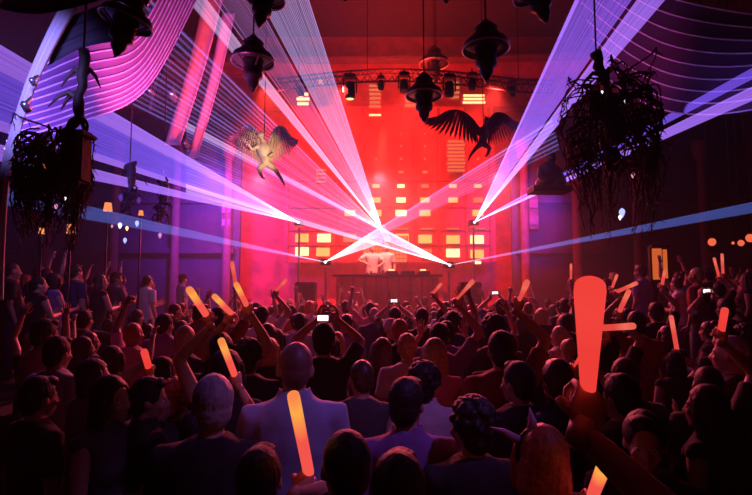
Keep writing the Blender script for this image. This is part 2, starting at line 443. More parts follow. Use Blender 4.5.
def moving_head(px, py, Y, h, tilt, label, lamp=None):
    k = Y / FOC; top = P(px, py - h / 2, Y); H = h * k
    t = empty('moving_head_light', top, label, 'stage light', None)
    MB().box((0, 0, -.08 * H), (.42 * H, .36 * H, .16 * H)).build('base', M_black, t, bevel=.01)
    MB().box((-.24 * H, 0, -.4 * H), (.05 * H, .14 * H, .55 * H)).box((.24 * H, 0, -.4 * H), (.05 * H, .14 * H, .55 * H)).box((0, 0, -.16 * H), (.5 * H, .14 * H, .04 * H)).build('yoke', M_black, t, bevel=.005)
    R = Matrix.Rotation(tilt, 3, 'X')
    hd = MB().lathe((0, 0, -.55 * H), [(.1 * H, .28 * H), (.17 * H, .22 * H), (.19 * H, 0), (.2 * H, -.2 * H), (.17 * H, -.34 * H), (.16 * H, -.33 * H)], 18, R).build('head', M_black, t, True)
    MB().lathe(V((0, 0, -.55 * H)) + R @ V((0, 0, -.345 * H)), [(.14 * H, 0), (.1 * H, -.02 * H)], 18, R).build('lens', lamp or M_glass, hd)
    MB().tube([(0, 0, 0), (0, 0, .12)], .02, 6).build('clamp', M_truss, t)
moving_head(350, 89, 12.4, 28, .1, 'slim dark moving light under the truss left of centre, lens lit', E_amber)
moving_head(381, 84, 12.4, 16, .5, 'small square moving light left of the centre lantern')
moving_head(404, 85, 12.3, 24, -.3, 'dark moving light on truss just left of the ringed lantern')
moving_head(449, 88, 12.3, 26, .2, 'dark moving light right of ringed lantern, pointing down')
moving_head(472, 83, 12.3, 20, .4, 'square moving light right of centre on the truss')
moving_head(512, 90, 12.5, 18, .3, 'moving light at far right end of the truss')
moving_head(301, 90, 12.6, 18, .3, 'moving light at the far left end of the truss, seen through lines', E_amber)
def lantern(px, py, Y, r, label, ring=True, tilt=0, yaw=0, m=None, cable=True):
    """ornate bell lamp; py is the height of the ring, r the ring radius in frame units"""
    k = Y / FOC; R = r * k; c = P(px, py, Y); m = m or M_black
    t = empty('bell_lantern', c, label, 'hanging lamp'); t.rotation_euler = (tilt, yaw, 0)
    MB().lathe((0, 0, 0), [(R * .5, .05 * R), (.98 * R, .02 * R), (R, .1 * R), (.92 * R, .3 * R), (.62 * R, .48 * R), (.5 * R, .62 * R), (.46 * R, .85 * R), (.36 * R, 1.05 * R), (.2 * R, 1.2 * R), (.12 * R, 1.3 * R), (.05 * R, 1.32 * R)]).build('bell', m, t, True)
    MB().torus((0, 0, 0), R, .045 * R).build('rim', M_steel, t, True)
    MB().torus((0, 0, .52 * R), .6 * R, .05 * R).torus((0, 0, .9 * R), .46 * R, .04 * R).build('moulding', m, t, True)
    b = MB().lathe((0, 0, 0), [(.5 * R, .1 * R), (.46 * R, -.1 * R), (.42 * R, -.5 * R), (.46 * R, -.55 * R), (.45 * R, -.75 * R), (.3 * R, -.85 * R), (.28 * R, -1.1 * R), (.18 * R, -1.25 * R), (.1 * R, -1.4 * R), (.02 * R, -1.42 * R)]).build('lamp_body', m, t, True)
    MB().ell((0, 0, -1.45 * R), (.07 * R, .07 * R, .07 * R), None, 10, 6).build('finial', M_steel, b, True)
    for i in range(6):
        a = PI / 3 * i; MB().tube([(R * .95 * math.cos(a), R * .95 * math.sin(a), 0), (R * .45 * math.cos(a), R * .45 * math.sin(a), -.3 * R)], .03 * R, 6).build('strut', m, t)
    if cable: MB().tube([(0, 0, 1.28 * R), (0, 0, (11.99 - c.z))], .012, 6).build('cable', M_truss, t)
    return t
lantern(486, 49, 6, 24, 'large black ringed bell lantern hanging right of centre, nearest the truss')
lantern(424, 96, 8, 19, 'smaller black ringed lantern hanging at centre in front of truss')
lantern(434, 64, 13.7, 15, 'dark red hazy bell lantern behind the truss at centre', m=M_truss)
lantern(253, 62, 6.5, 22, 'greyish bell lantern left of centre crossed by laser lines', m=mat('lantern_bronze', (.08, .08, .07), .4, .4))
lantern(264, -2, 5, 22, 'bell lantern cut by the top edge left of centre', yaw=.15)
lantern(536, -8, 5, 24, 'bell lantern cut by top edge right of centre, rim shining', yaw=-.3)
lantern(126, 22, 3.5, 26, 'big black bell lantern at upper left in front of canopy', yaw=.25)
lantern(345, -14, 8, 12, 'small purple lit lantern tip at top edge', m=M_black)
lantern(446, -12, 7, 12, 'small dark lantern tip at top edge right of centre')
lantern(148, -6, 6, 9, 'little lantern sparkling red at the top of the canopy', m=M_steel)
# ------------------------------------------------------------------ cloth canopies
def bez(pts, t):
    pts = [V(p) for p in pts]
    n = len(pts) - 1; f = t * n; i = min(int(f), n - 1); u = f - i
    p0 = pts[max(i - 1, 0)]; p1 = pts[i]; p2 = pts[i + 1]; p3 = pts[min(i + 2, n)]
    return .5 * ((2 * p1) + (p2 - p0) * u + (2 * p0 - 5 * p1 + 4 * p2 - p3) * u * u + (3 * p1 - p0 - 3 * p2 + p3) * u ** 3)
def canopy(c0, c1, pleats, amp, m, name, label, nt_=40, per=10, sag=.1, th=.003, piping=0):
    root = empty(name, (0, 0, 0), label, 'drapery')
    ns = pleats * per; vs = []; fs = []
    A = [bez(c0, i / nt_) for i in range(nt_ + 1)]; B = [bez(c1, i / nt_) for i in range(nt_ + 1)]
    for j in range(ns + 1):
        s = j / ns
        for i in range(nt_ + 1):
            p = A[i].lerp(B[i], s); tdir = (A[min(i + 1, nt_)] - A[max(i - 1, 0)]).lerp(B[min(i + 1, nt_)] - B[max(i - 1, 0)], s)
            nrm = tdir.cross(B[i] - A[i]).normalized()
            if nrm.z > 0: nrm = -nrm
            ph = abs(math.sin(PI * pleats * s))
            vs.append(p - nrm * amp * ph + V((0, 0, -sag * math.sin(PI * s) * math.sin(PI * i / nt_))))
    W = nt_ + 1
    for j in range(ns):
        for i in range(nt_): fs.append((j * W + i, j * W + i + 1, (j + 1) * W + i + 1, (j + 1) * W + i))
    me = bpy.data.meshes.new('cloth'); me.from_pydata(vs, [], fs); me.update()
    o = link('cloth', me, m, root, True); sm = o.modifiers.new('thickness', 'SOLIDIFY'); sm.thickness = th
    if piping:
        for k in range(pleats + 1):
            j = min(k * per, ns); MB().tube([vs[j * W + i] + V((0, -.010, -.012)) for i in range(W)], piping, 6).build('seam_cord', M_cord, root, True)
    return root
M_cord = mat('canopy_cord', (.9, .85, .9), .6)
M_canopyL = mat('canopy_cloth_left', (.20, .14, .22), .85, var=.06, scale=1)
M_canopyR = mat('canopy_cloth_right', (.09, .05, .08), .85, var=.06, scale=1)
canopy([P(30, 72, 5), P(86, 44, 5.6), P(138, 30, 6.4), P(168, -20, 7)], [P(5, 148, 5), P(80, 122, 5.8), P(150, 84, 7), P(206, -20, 8)], 10, .008, M_canopyL,
       'pleated_canopy', 'large pleated cloth canopy at upper left lit purple to pink', piping=.011)
canopy([P(560, -70, 8), P(655, -8, 7), P(790, 20, 6)], [P(602, 74, 8), P(650, 105, 7.4), P(710, 114, 6.8), P(800, 100, 6)], 8, .010, M_canopyR,
       'pleated_canopy', 'pleated cloth canopy at upper right, dark plum with pale seams', piping=.011)
canopy([P(-40, -60, 2.6), P(60, -70, 3), P(150, -50, 3.4)], [P(-30, 0, 2.6), P(40, 14, 3), P(122, -6, 3.4)], 4, .04, M_clothdk,
       'overhead_drape', 'dark cloth swag along the top left corner', sag=.0)
canopy([P(60, 20, 3.8), P(100, 5, 3.9), P(160, -20, 4)], [P(48, 66, 3.8), P(86, 47, 3.9), P(128, 40, 4)], 3, .03, M_clothdk,
       'overhead_drape', 'black cloth panel hanging behind the big left lantern', sag=0)
def ribbon(pts, w, label, Y, m):
    P0 = [P(x, y, Y) for x, y in pts]; n = 24; vs = []; fs = []
    t = empty('hanging_ribbon', (0, 0, 0), label, 'drapery', None)
    rings = []
    for i in range(n + 1):
        p = bez(P0, i / n); hw = w * Y / FOC / 2 * (1 - .25 * i / n)
        rings.append([p + V((hw * f, .02 * math.sin(f * 4), 0)) for f in [-1 + .2 * q for q in range(11)]] + [p + V((hw * f, .02 * math.sin(f * 4) + .015, 0)) for f in [1 - .2 * q for q in range(11)]])
    MB().loft(rings).build('cloth', m, t, True)
ribbon([(215, -10), (198, 60), (172, 145)], 22, 'wide red cloth ribbon hanging diagonally left of the lasers', 9, M_ribbon)
ribbon([(229, 12), (214, 80), (192, 158)], 14, 'narrow red cloth ribbon just right of the wide one', 9, M_ribbon)
ribbon([(178, 20), (160, 70), (150, 110)], 9, 'short dark ribbon left of the wide red ribbon', 9.3, M_clothdk)
# draped column at the left edge
mb = MB(); pts = [P(x, y, 3.6) for x, y in ((-2, 300), (0, 240), (6, 170), (27, 95), (52, 38), (80, -12))]
rings = []
for i in range(41):
    p = bez(pts, i / 40); r = .032
    if i > 22: r = .032 + .0012 * (i - 22)
    rings.append([p + V((math.cos(a), math.sin(a), 0)) * r * (1 + .12 * math.cos(a * 6)) for a in [2 * PI * q / 24 for q in range(24)]])
mb.loft(rings); t = empty('draped_column', pts[0], 'pale cloth wrapped column curving up the far left edge, lit blue', 'column'); t.location = (0, 0, 0)
mb.build('cloth_wrap', M_cloth, t, True)
def spotlamp(px, py, Y, label, s=.07, e=None):
    t = empty('spot_lamp', P(px, py, Y), label, 'spotlight')
    R = Matrix.Rotation(1.0, 3, 'X')
    MB().lathe((0, 0, 0), [(s * .5, s * 1.4), (s * .8, s), (s, -s), (s * .9, -s)], 16, R).build('housing', M_steel, t, True)
    MB().lathe(R @ V((0, 0, -s)), [(s * .85, .0), (s * .5, -s * .15)], 16, R).build('lens', e or E_white, t, True)
    MB().tube([(0, 0, s), (0, .05, s * 3)], .012, 6).build('bracket', M_steel, t)
spotlamp(26, 107, 3.4, 'silver spotlight clamped to the draped column at the left edge', .03, E_blue)
spotlamp(33, 82, 3.4, 'glowing spotlight higher on the draped column', .022)
spotlamp(172, 96, 8.5, 'pink lit spotlight hung beside the wide red ribbon', .09, M_glass)
spotlamp(150, 92, 8.6, 'small dark spotlight left of the pink one', .07, M_glass)
spotlamp(186, 145, 8.8, 'small spotlight at lower end of the narrow ribbon', .07, M_glass)
# ------------------------------------------------------------------ root chandeliers
def roots(px, py, Y, w, h, seed, label, name='root_chandelier', stem_top=None, nvine=60, crystals=((0, 0),), curl=1.0, box=None):
    rnd = random.Random(seed); k = Y / FOC; c = P(px, py, Y); W = w * k; H = h * k
    t = empty(name, c, label, 'root sculpture')
    st = [P(x, y, Y) - c for x, y in stem_top]
    MB().tube([bez(st, i / 14) + V((rnd.uniform(-1, 1), rnd.uniform(-1, 1), 0)) * .012 for i in range(15)], [.055 * (1 - .4 * i / 14) * k * 90 * (1 + rnd.uniform(-.25, .35)) for i in range(15)], 8).build('stem', M_root, t, True)
    for q_ in range(5 if nvine > 100 else 1):      # broken limbs off the stump
        f = st[min(1 + q_ % 3, len(st) - 1)]; a = rnd.uniform(0, 2 * PI); e = V((math.cos(a), .5 * math.sin(a), rnd.uniform(-.1, .5)))
        MB().tube([f, f + e * .09 + V((0, 0, .02)), f + e * .17 - V((0, 0, .05)), f + e * .25 - V((0, 0, .16))], [.026, .02, .014, .004], 7).build('limb', M_root, t, True)
    mb = MB(); mb2 = MB(); kk = k * 90
    for i in range(nvine):
        a = rnd.uniform(0, 2 * PI); r = W * .5 * math.sqrt(rnd.random()); zt = rnd.uniform(-.1, .5) * H
        p = V((math.cos(a) * r * .5, math.sin(a) * r * .4, zt)); pts = [p.copy()]
        d = V((math.cos(a) * 1.2, math.sin(a), rnd.uniform(.0, .9))); L = rnd.uniform(.25, .75) * H; n = 12
        for j in range(n):
            d += V((rnd.uniform(-.6, .6), rnd.uniform(-.5, .5), rnd.uniform(-.95, .1))) * .6 * curl
            d = d.normalized(); q = pts[-1] + d * L / n
            if q.z < -.5 * H: break
            th = math.atan2(q.y, q.x); lim = W * ((.50 if q.z > -.05 * H else .36) + .16 * noise.noise(V((math.cos(th) * 1.5, q.z / H * 4, seed))))
            if math.hypot(q.x, q.y) > lim: q.x *= .86; q.y *= .86
            pts.append(q)
        if len(pts) < 4: continue
        m_ = mb if i % 3 else mb2; n = len(pts) - 1
        m_.tube(pts, [rnd.uniform(.008, .016) * (1 - .75 * j / n) * kk for j in range(n + 1)], 5)
        for j in range(2, n, 1):
            q = pts[j]; e = V((rnd.uniform(-1, 1), rnd.uniform(-1, 1), rnd.uniform(-1, .4))).normalized() * k * rnd.uniform(2, 7)
            m_.tube([q, q + e * .5 + V((0, 0, -.01)), q + e + V((0, 0, -.03))], [.006 * kk, .004 * kk, .001], 4)
    mb.build('hanging_roots', M_root, t, True); mb2.build('twisted_roots', M_root, t, True)
    mc = MB()
    for i in range(11):
        q = V((rnd.uniform(-.25, .25) * W, rnd.uniform(-.2, .2) * W, rnd.uniform(-.05, .36) * H))
        r = W * rnd.uniform(.06, .12); vs0 = len(mc.v); mc.ell(q, (r, r, r * 1.5), None, 14, 10)
        for z in range(vs0, len(mc.v)):
            v = V(mc.v[z]); d = (v - q); mc.v[z] = tuple(q + d * (1 + .35 * noise.noise(d * (2.2 / r))))
    mc.build('gnarled_core', M_root, t, True)
    zt = 11.99 - c.z; MB().tube([st[0], V((st[0].x, st[0].y, zt))], .008, 6).build('cable', M_truss, t)
    for x, y, s, m_ in crystals:
        q = P(x, y, Y - .1) - c; R = s * k
        MB().lathe(q, [(0, R), (R * .6, R * .5), (R * .75, 0), (R * .45, -R * .9), (0, -R * 1.5)], 8).build('crystal_drop', m_, t)
    return t
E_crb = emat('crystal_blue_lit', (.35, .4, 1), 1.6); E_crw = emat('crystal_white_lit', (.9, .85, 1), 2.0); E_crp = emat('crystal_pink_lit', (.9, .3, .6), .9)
M_crystal = mat('crystal_dark', (.5, .4, .6), .15, .5)
roots(612, 158, 4.2, 92, 172, 3, 'big tangled root chandelier hanging at right, blue crystal glowing inside', stem_top=[(596, 52), (602, 75), (609, 100), (608, 130)], nvine=190,
      crystals=((622, 212, 4, E_crb), (620, 217, 2.2, E_crw), (602, 92, 1.6, E_crw), (625, 101, 1.4, E_crw), (600, 99, 1.3, E_crp), (633, 175, 2.5, E_crp), (590, 225, 2, M_crystal)))
roots(52, 192, 3.4, 64, 128, 11, 'dark root sculpture hanging at left on a gnarled branch', stem_top=[(84, 50), (83, 75), (80, 100), (76, 120), (60, 140), (40, 158)], nvine=230,
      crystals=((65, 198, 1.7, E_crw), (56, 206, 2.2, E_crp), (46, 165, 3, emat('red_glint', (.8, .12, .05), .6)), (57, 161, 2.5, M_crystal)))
# solid carved block on the left sculpture
t = empty('hanging_lantern_box', P(76, 160, 3.35), 'black wooden box lantern hung among roots at left', 'hanging lamp')
MB().box((0, 0, 0), (.15, .15, .34)).build('body', M_root, t, bevel=.02); MB().torus((0, 0, .24), .07, .012, 20, 6, Matrix.Rotation(PI / 2, 3, 'X')).build('ring_handle', M_root, t, True)
MB().box((0, 0, .18), (.19, .19, .03)).build('lid', M_root, t, bevel=.008)
def ornament(px, py, Y, h, seed, label, crystals):
    k = Y / FOC
    return roots(px, py, Y, h * .28, h, seed, label, 'hanging_ornament', stem_top=[(px, py - h * 1.0), (px + 1, py - h * .7), (px, py - h * .3)], nvine=14, crystals=crystals, curl=.6)
ornament(130, 205, 7, 42, 5, 'slender hanging twig ornament with white sparkling drops at left', ((120, 225, 2.6, E_crw), (137, 223, 2.6, E_crb), (127, 228, 2, E_amber), (112, 226, 1.5, E_crp), (121, 197, 3.5, M_crystal), (139, 200, 3, M_crystal), (125, 240, 2.4, E_crb)))
ornament(163, 215, 8, 36, 6, 'small dark twig ornament right of the sparkling one', ((166, 222, 2, M_crystal), (160, 235, 2.4, E_crp)))
# ------------------------------------------------------------------ table and wall lamps
def shade_lamp(px, py, Y, w, label):
    k = Y / FOC; t = empty('shade_lamp', P(px, py, Y), label, 'lamp'); R = w * k / 2
    MB().lathe((0, 0, 0), [(R * .9, -R), (R, -R), (R * .72, R), (R * .62, R)], 20).build('lamp_shade', E_orange, t, True)
    MB().tube([(0, 0, -R), (0, 0, TER + .02 - t.location.z)], .015, 8).lathe((0, 0, TER - t.location.z), [(R * .7, 0), (R * .6, .03), (.02, .05)], 16).build('base', M_black, t, True)
shade_lamp(108, 207, 8.5, 8.5, 'orange shaded lamp highest on the left, beside the hanging twigs')
shade_lamp(71, 229, 7.5, 9, 'orange square-shaded lamp on the left below the black box lantern')
shade_lamp(42, 231, 7.5, 6, 'small orange shaded lamp leftmost of the lamps with shades')
shade_lamp(141, 213, 8.8, 5, 'small orange shaded lamp partly behind the twig ornament')
def globe(px, py, Y, r, label, n='globe_lamp'):
    k = Y / FOC; t = empty(n, P(px, py, Y), label, 'lamp'); R = r * k
    MB().ell((0, 0, 0), (R, R, R * 1.1), None, 16, 10).build('globe', E_globe, t, True)
    MB().lathe((0, 0, R), [(R * .5, 0), (R * .35, R * .5), (.015, R * .8)], 12).tube([(0, 0, R * 1.5), (0, 0, 12 - t.location.z)], .006, 6).build('fitting', M_black, t, True)
globe(712, 242, 8, 3.6, 'round red orange globe lamp at right, leftmost and biggest of the globes')
globe(741, 243, 8, 2.9, 'round orange globe lamp near right edge, lower one')
globe(750, 238, 7.6, 3.8, 'round orange globe lamp cut by the right edge')
globe(733, 243, 8.4, 1.4, 'tiny pale lamp between the orange globes at right', 'bare_bulb_lamp')
t = empty('light_column', P(660, 264, 9.6), 'upright orange lit cabinet column behind the right crowd', 'lamp'); k = 9.6 / FOC
MB().box((0, .06, 0), (18 * k, .1, 36 * k)).build('cabinet', M_black, t, bevel=.01)
MB().box((-3 * k, -.01, 0), (9 * k, .03, 31 * k)).build('wide_glowing_pane', E_warm, t); MB().box((5 * k, -.01, 0), (3.5 * k, .03, 29 * k)).build('narrow_glowing_pane', E_warm, t)
MB().box((0, .0, 17.5 * k), (18 * k, .12, 2 * k)).build('top_moulding', M_wallside, t)
# ------------------------------------------------------------------ winged figures
def remesh(mb, vox, name, smooth_it=2):
    me = mb.mesh(name); o = bpy.data.objects.new('tmp', me); COL.objects.link(o)
    r = o.modifiers.new('r', 'REMESH'); r.mode = 'VOXEL'; r.voxel_size = vox
    if smooth_it:
        s = o.modifiers.new('s', 'SMOOTH'); s.factor = .5; s.iterations = smooth_it
    dg = bpy.context.evaluated_depsgraph_get(); out = bpy.data.meshes.new_from_object(o.evaluated_get(dg))
    bpy.data.objects.remove(o); bpy.data.meshes.remove(me); out.name = name
    for p in out.polygons: p.use_smooth = True
    return out
def wing(side, spread):
    """feathered wing in the x-z plane; side +1 towards +x; spread widens it"""
    mb = MB(); bone = [V((.04, 0, 0)), V((.20, .03, .22)), V((.42, .04, .36)), V((.68, .02, .34)), V((.86, 0, .22))]
    bp = [bez(bone, i / 20) for i in range(21)]
    mb.tube([V((p.x * side * spread, p.y, p.z)) for p in bp], [.045 - .0012 * i for i in range(21)], 8, rnd=True)
    def feather(b, tip, w, y):
        b = V(b); tip = V(tip); d = (tip - b); L = d.length; d.normalize(); nn = V((-d.z, 0, d.x)); rings = []
        for i in range(9):
            f = i / 8; ww = w * (math.sin(PI * min(1, f * .62 + .22)) if f < 1 else .05)
            if f > .85: ww *= .6
            p = b + d * L * f + V((0, y - .05 * f * f, -.03 * math.sin(PI * f)))
            ring = [p - nn * ww, p + V((0, .008, 0)), p + nn * ww, p + V((0, -.008, 0))]
            rings.append([V((q.x * side * spread, q.y, q.z)) for q in ring])
        mb.loft(rings)
    for i in range(17):      # primaries sweep out then down
        f = i / 16; b = bez(bone, .18 + .82 * f); ang = math.radians(-100 + 88 * f ** 1.3); L = .30 + .34 * math.sin(PI * (.25 + .6 * f))
        feather(b, b + V((math.cos(ang), 0, math.sin(ang))) * L, .032, -.01)
    for i in range(15):
        f = i / 14; b = bez(bone, .12 + .84 * f); ang = math.radians(-98 + 80 * f ** 1.3); L = .18 + .14 * math.sin(PI * (.25 + .6 * f))
        feather(b, b + V((math.cos(ang), 0, math.sin(ang))) * L, .030, -.035)
    for i in range(12):
        f = i / 11; b = bez(bone, .1 + .8 * f); ang = math.radians(-95 + 72 * f ** 1.3)
        feather(b, b + V((math.cos(ang), 0, math.sin(ang))) * .13, .026, -.055)
    return mb
def winged(px, py, Y, sc, rot, m, label, lw, rw, mir=1):
    t = empty('winged_statue', P(px, py, Y), label, 'statue'); t.rotation_euler = rot; t.scale = (sc * mir, sc, sc)
    b = MB()
    b.ell((0, 0, .02), (.11, .09, .16)).ell((-.03, .0, -.14), (.09, .075, .13)).tube([(0, 0, .12), (.03, -.02, .22)], .04, 10, rnd=True)
    b.ell((.05, -.03, .29), (.055, .065, .07)).ell((.09, -.06, .28), (.03, .04, .025)).tube([(.04, -.01, .35), (.01, .0, .40)], [.02, .006], 6)
    b.tube([(-.06, 0, -.2), (-.2, -.06, -.32), (-.3, -.02, -.46)], [.065, .045, .03], 10, rnd=True).tube([(-.3, -.02, -.46), (-.36, -.04, -.58)], [.03, .018], 8, rnd=True)
    b.tube([(.0, 0, -.22), (.08, -.1, -.33), (.03, -.06, -.46)], [.065, .045, .028], 10, rnd=True).tube([(.03, -.06, -.46), (-.03, -.1, -.50)], [.028, .016], 8, rnd=True)
    b.tube([(.1, -.02, .1), (.2, -.1, .0), (.26, -.16, .08)], [.04, .03, .022], 8, rnd=True).tube([(-.1, -.02, .1), (-.17, -.08, -.03), (-.1, -.15, -.1)], [.04, .03, .022], 8, rnd=True)
    link('body', remesh(b, .014, 'body'), m, t)
    w1 = wing(-1, lw).build('wing', m, t, True); w1.location = (-.06, .05, .12)
    w2 = wing(1, rw).build('wing', m, t, True); w2.location = (.06, .05, .12)
    MB().tube([(0, .03, .12), (0, .03, (11.99 - t.location.z) / sc)], .008, 6).build('cable', M_truss, t)
    return t
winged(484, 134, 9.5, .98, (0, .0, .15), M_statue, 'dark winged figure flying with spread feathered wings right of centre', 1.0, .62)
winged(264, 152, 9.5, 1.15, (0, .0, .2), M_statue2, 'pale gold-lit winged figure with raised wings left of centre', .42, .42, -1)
# dark seated figures and boxes on the right bay ledge
t = empty('gargoyle_statue', P(549, 178, 10), 'dark crouching carved figure on the ledge behind the violet beam', 'statue')
b = MB().ell((0, 0, .1), (.22, .2, .26)).ell((.02, -.08, .42), (.11, .12, .13)).ell((0, -.18, .40), (.05, .08, .05)).tube([(-.15, 0, .2), (-.26, -.18, 0), (-.2, -.3, -.15)], [.08, .06, .05], 10, rnd=True).tube([(.15, 0, .2), (.26, -.18, 0), (.2, -.3, -.15)], [.08, .06, .05], 10, rnd=True).tube([(-.1, .05, .5), (-.16, .08, .66)], [.03, .01], 6).tube([(.1, .05, .5), (.18, .08, .66)], [.03, .01], 6)
b.ell((-.18, -.05, -.12), (.12, .2, .12)).ell((.18, -.05, -.12), (.12, .2, .12)).box((0, 0, -.26), (.8, .5, .12))
link('body', remesh(b, .02, 'body'), M_root, t)
# ------------------------------------------------------------------ balcony tables with bottles on the left terrace
# ------------------------------------------------------------------ people
SKIN = mat('skin', (.50, .30, .22), .5, var=.08, spec=.4)
SKIN2 = mat('skin_deep', (.28, .15, .10), .45, var=.08, spec=.5)
EYEW = mat('eye_white', (.8, .78, .75), .2, var=.02); IRIS = mat('eye_iris', (.04, .025, .02), .1)
def cloth(name, c, r=.85): return mat('cloth_' + name, c, r, var=.12, scale=9, bump=.15)
TOPS = {'black': cloth('black', (.018, .016, .02)), 'grey': cloth('dark_grey', (.06, .06, .07)), 'white': cloth('white', (.62, .6, .64)),
        'pale blue': cloth('pale_blue', (.35, .4, .6)), 'dark red': cloth('dark_red', (.25, .03, .04)), 'navy': cloth('navy', (.03, .04, .12)),
        'violet': cloth('violet', (.22, .12, .36)), 'pink': cloth('pink', (.6, .25, .35))}
JEANS = cloth('denim', (.04, .05, .09))
HAIRM = {'shaved': mat('hair_shaved', (.20, .10, .08), .5, var=.2, scale=12), 'black': mat('hair_black', (.012, .009, .009), .6, var=.4, scale=60, bump=.25), 'brown': mat('hair_brown', (.06, .03, .018), .45, var=.4, scale=60, bump=.25),
         'blond': mat('hair_blond', (.5, .33, .16), .45, var=.25, scale=60, bump=.25), 'grey': mat('hair_grey', (.4, .38, .4), .5, var=.2, scale=60, bump=.25),
         'red': mat('hair_red', (.42, .10, .04), .5, var=.3, scale=60, bump=.25)}
H0 = 1.75
SHO = .185
HEADC = V((0, .01, 1.615))
def rotM(yaw=0, pitch=0, roll=0):
    return Matrix.Rotation(yaw, 3, 'Z') @ Matrix.Rotation(pitch, 3, 'X') @ Matrix.Rotation(roll, 3, 'Y')
def ik(sh, wr, hint, a=.29, b=.265):
    d = wr - sh; L = min(d.length, (a + b) * .995); d.normalize(); wr = sh + d * L
    x = (a * a - b * b + L * L) / (2 * L); h = math.sqrt(max(0, a * a - x * x))
    n = (hint - d * hint.dot(d)).normalized()
    return sh + d * x + n * h, wr
def hand(mb, wr, d, side, mode, palm_n):
    """palm and five fingers; d = direction of the forearm end, palm_n = palm normal"""
    d = d.normalized(); n = (palm_n - d * palm_n.dot(d)).normalized(); s = d.cross(n) * side   # s points to the thumb side
    curl = {'open': .10, 'relaxed': .45, 'grip': 1.35, 'fist': 1.45, 'phone': .9}[mode]
    M = Matrix((s, d, n)).transposed()
    mb.ell(wr + d * .045, (.040, .052, .015), M, 12, 8)
    mb.tube([wr - d * .03, wr + d * .02], [.024, .026], 8)
    spread = .12 if mode == 'open' else .02
    for i, (off, L, r) in enumerate(((.029, .072, .0088), (.010, .080, .0092), (-.010, .074, .0088), (-.029, .058, .0078))):
        base = wr + d * (.082 - .004 * abs(i - 1)) + s * off; fd = (d + s * spread * (1.3 - i)).normalized(); pts = [base - d * .025, base]; ang = 0
        for q, fr in enumerate((.46, .31, .23)):
            ang += curl * (.75 if q == 0 else .85)
            dd = (fd * math.cos(ang) + n * math.sin(ang)); pts.append(pts[-1] + dd * L * fr)
        mb.tube(pts, [r, r * 1.02, r, r * .92, r * .75], 7, rnd=True)
    tb = wr + d * .022 + s * .030
    if mode in ('grip', 'fist', 'phone'): td1 = (s * .55 + d * .55 + n * .75).normalized(); td2 = (d * .35 + n * .75 - s * .45).normalized()
    else: td1 = (s * .75 + d * .7 + n * .15).normalized(); td2 = (s * .35 + d * .9 + n * .1).normalized()
    mb.tube([tb - s * .012, tb + td1 * .032, tb + td1 * .034 + td2 * .027, tb + td1 * .034 + td2 * .05], [.013, .0115, .0105, .008], 7, rnd=True)
class Proto: pass
def head_prims(mb, M, C, fem=False):
    def q(p): return C + M @ V(p)
    mb.ell(q((0, -.012, .035)), (.076, .096, .098), M, 18, 12)
    mb.ell(q((0, .022, -.025)), (.060, .070, .088), M, 16, 10)
    mb.ell(q((0, .058, -.092)), (.028, .026, .024), M, 10, 8)                    # chin
    mb.ell(q((0, .083, .022)), (.046, .012, .012), M, 10, 6)                     # brow
    mb.tube([q((0, .086, .018)), q((0, .108, -.028))], [.009, .014], 8, rnd=True)  # nose
    mb.ell(q((-.012, .096, -.032)), (.010, .010, .008), M, 8, 6).ell(q((.012, .096, -.032)), (.010, .010, .008), M, 8, 6)
    mb.ell(q((0, .088, -.060)), (.025, .010, .006), M, 10, 6).ell(q((0, .086, -.071)), (.021, .010, .007), M, 10, 6)
    for sx in (-1, 1):
        mb.ell(q((sx * .080, -.004, .0)), (.010, .020, .032), M @ Matrix.Rotation(sx * .3, 3, 'Z'), 10, 8)
        mb.ell(q((sx * .042, .070, -.022)), (.022, .018, .022), M, 8, 6)         # cheek
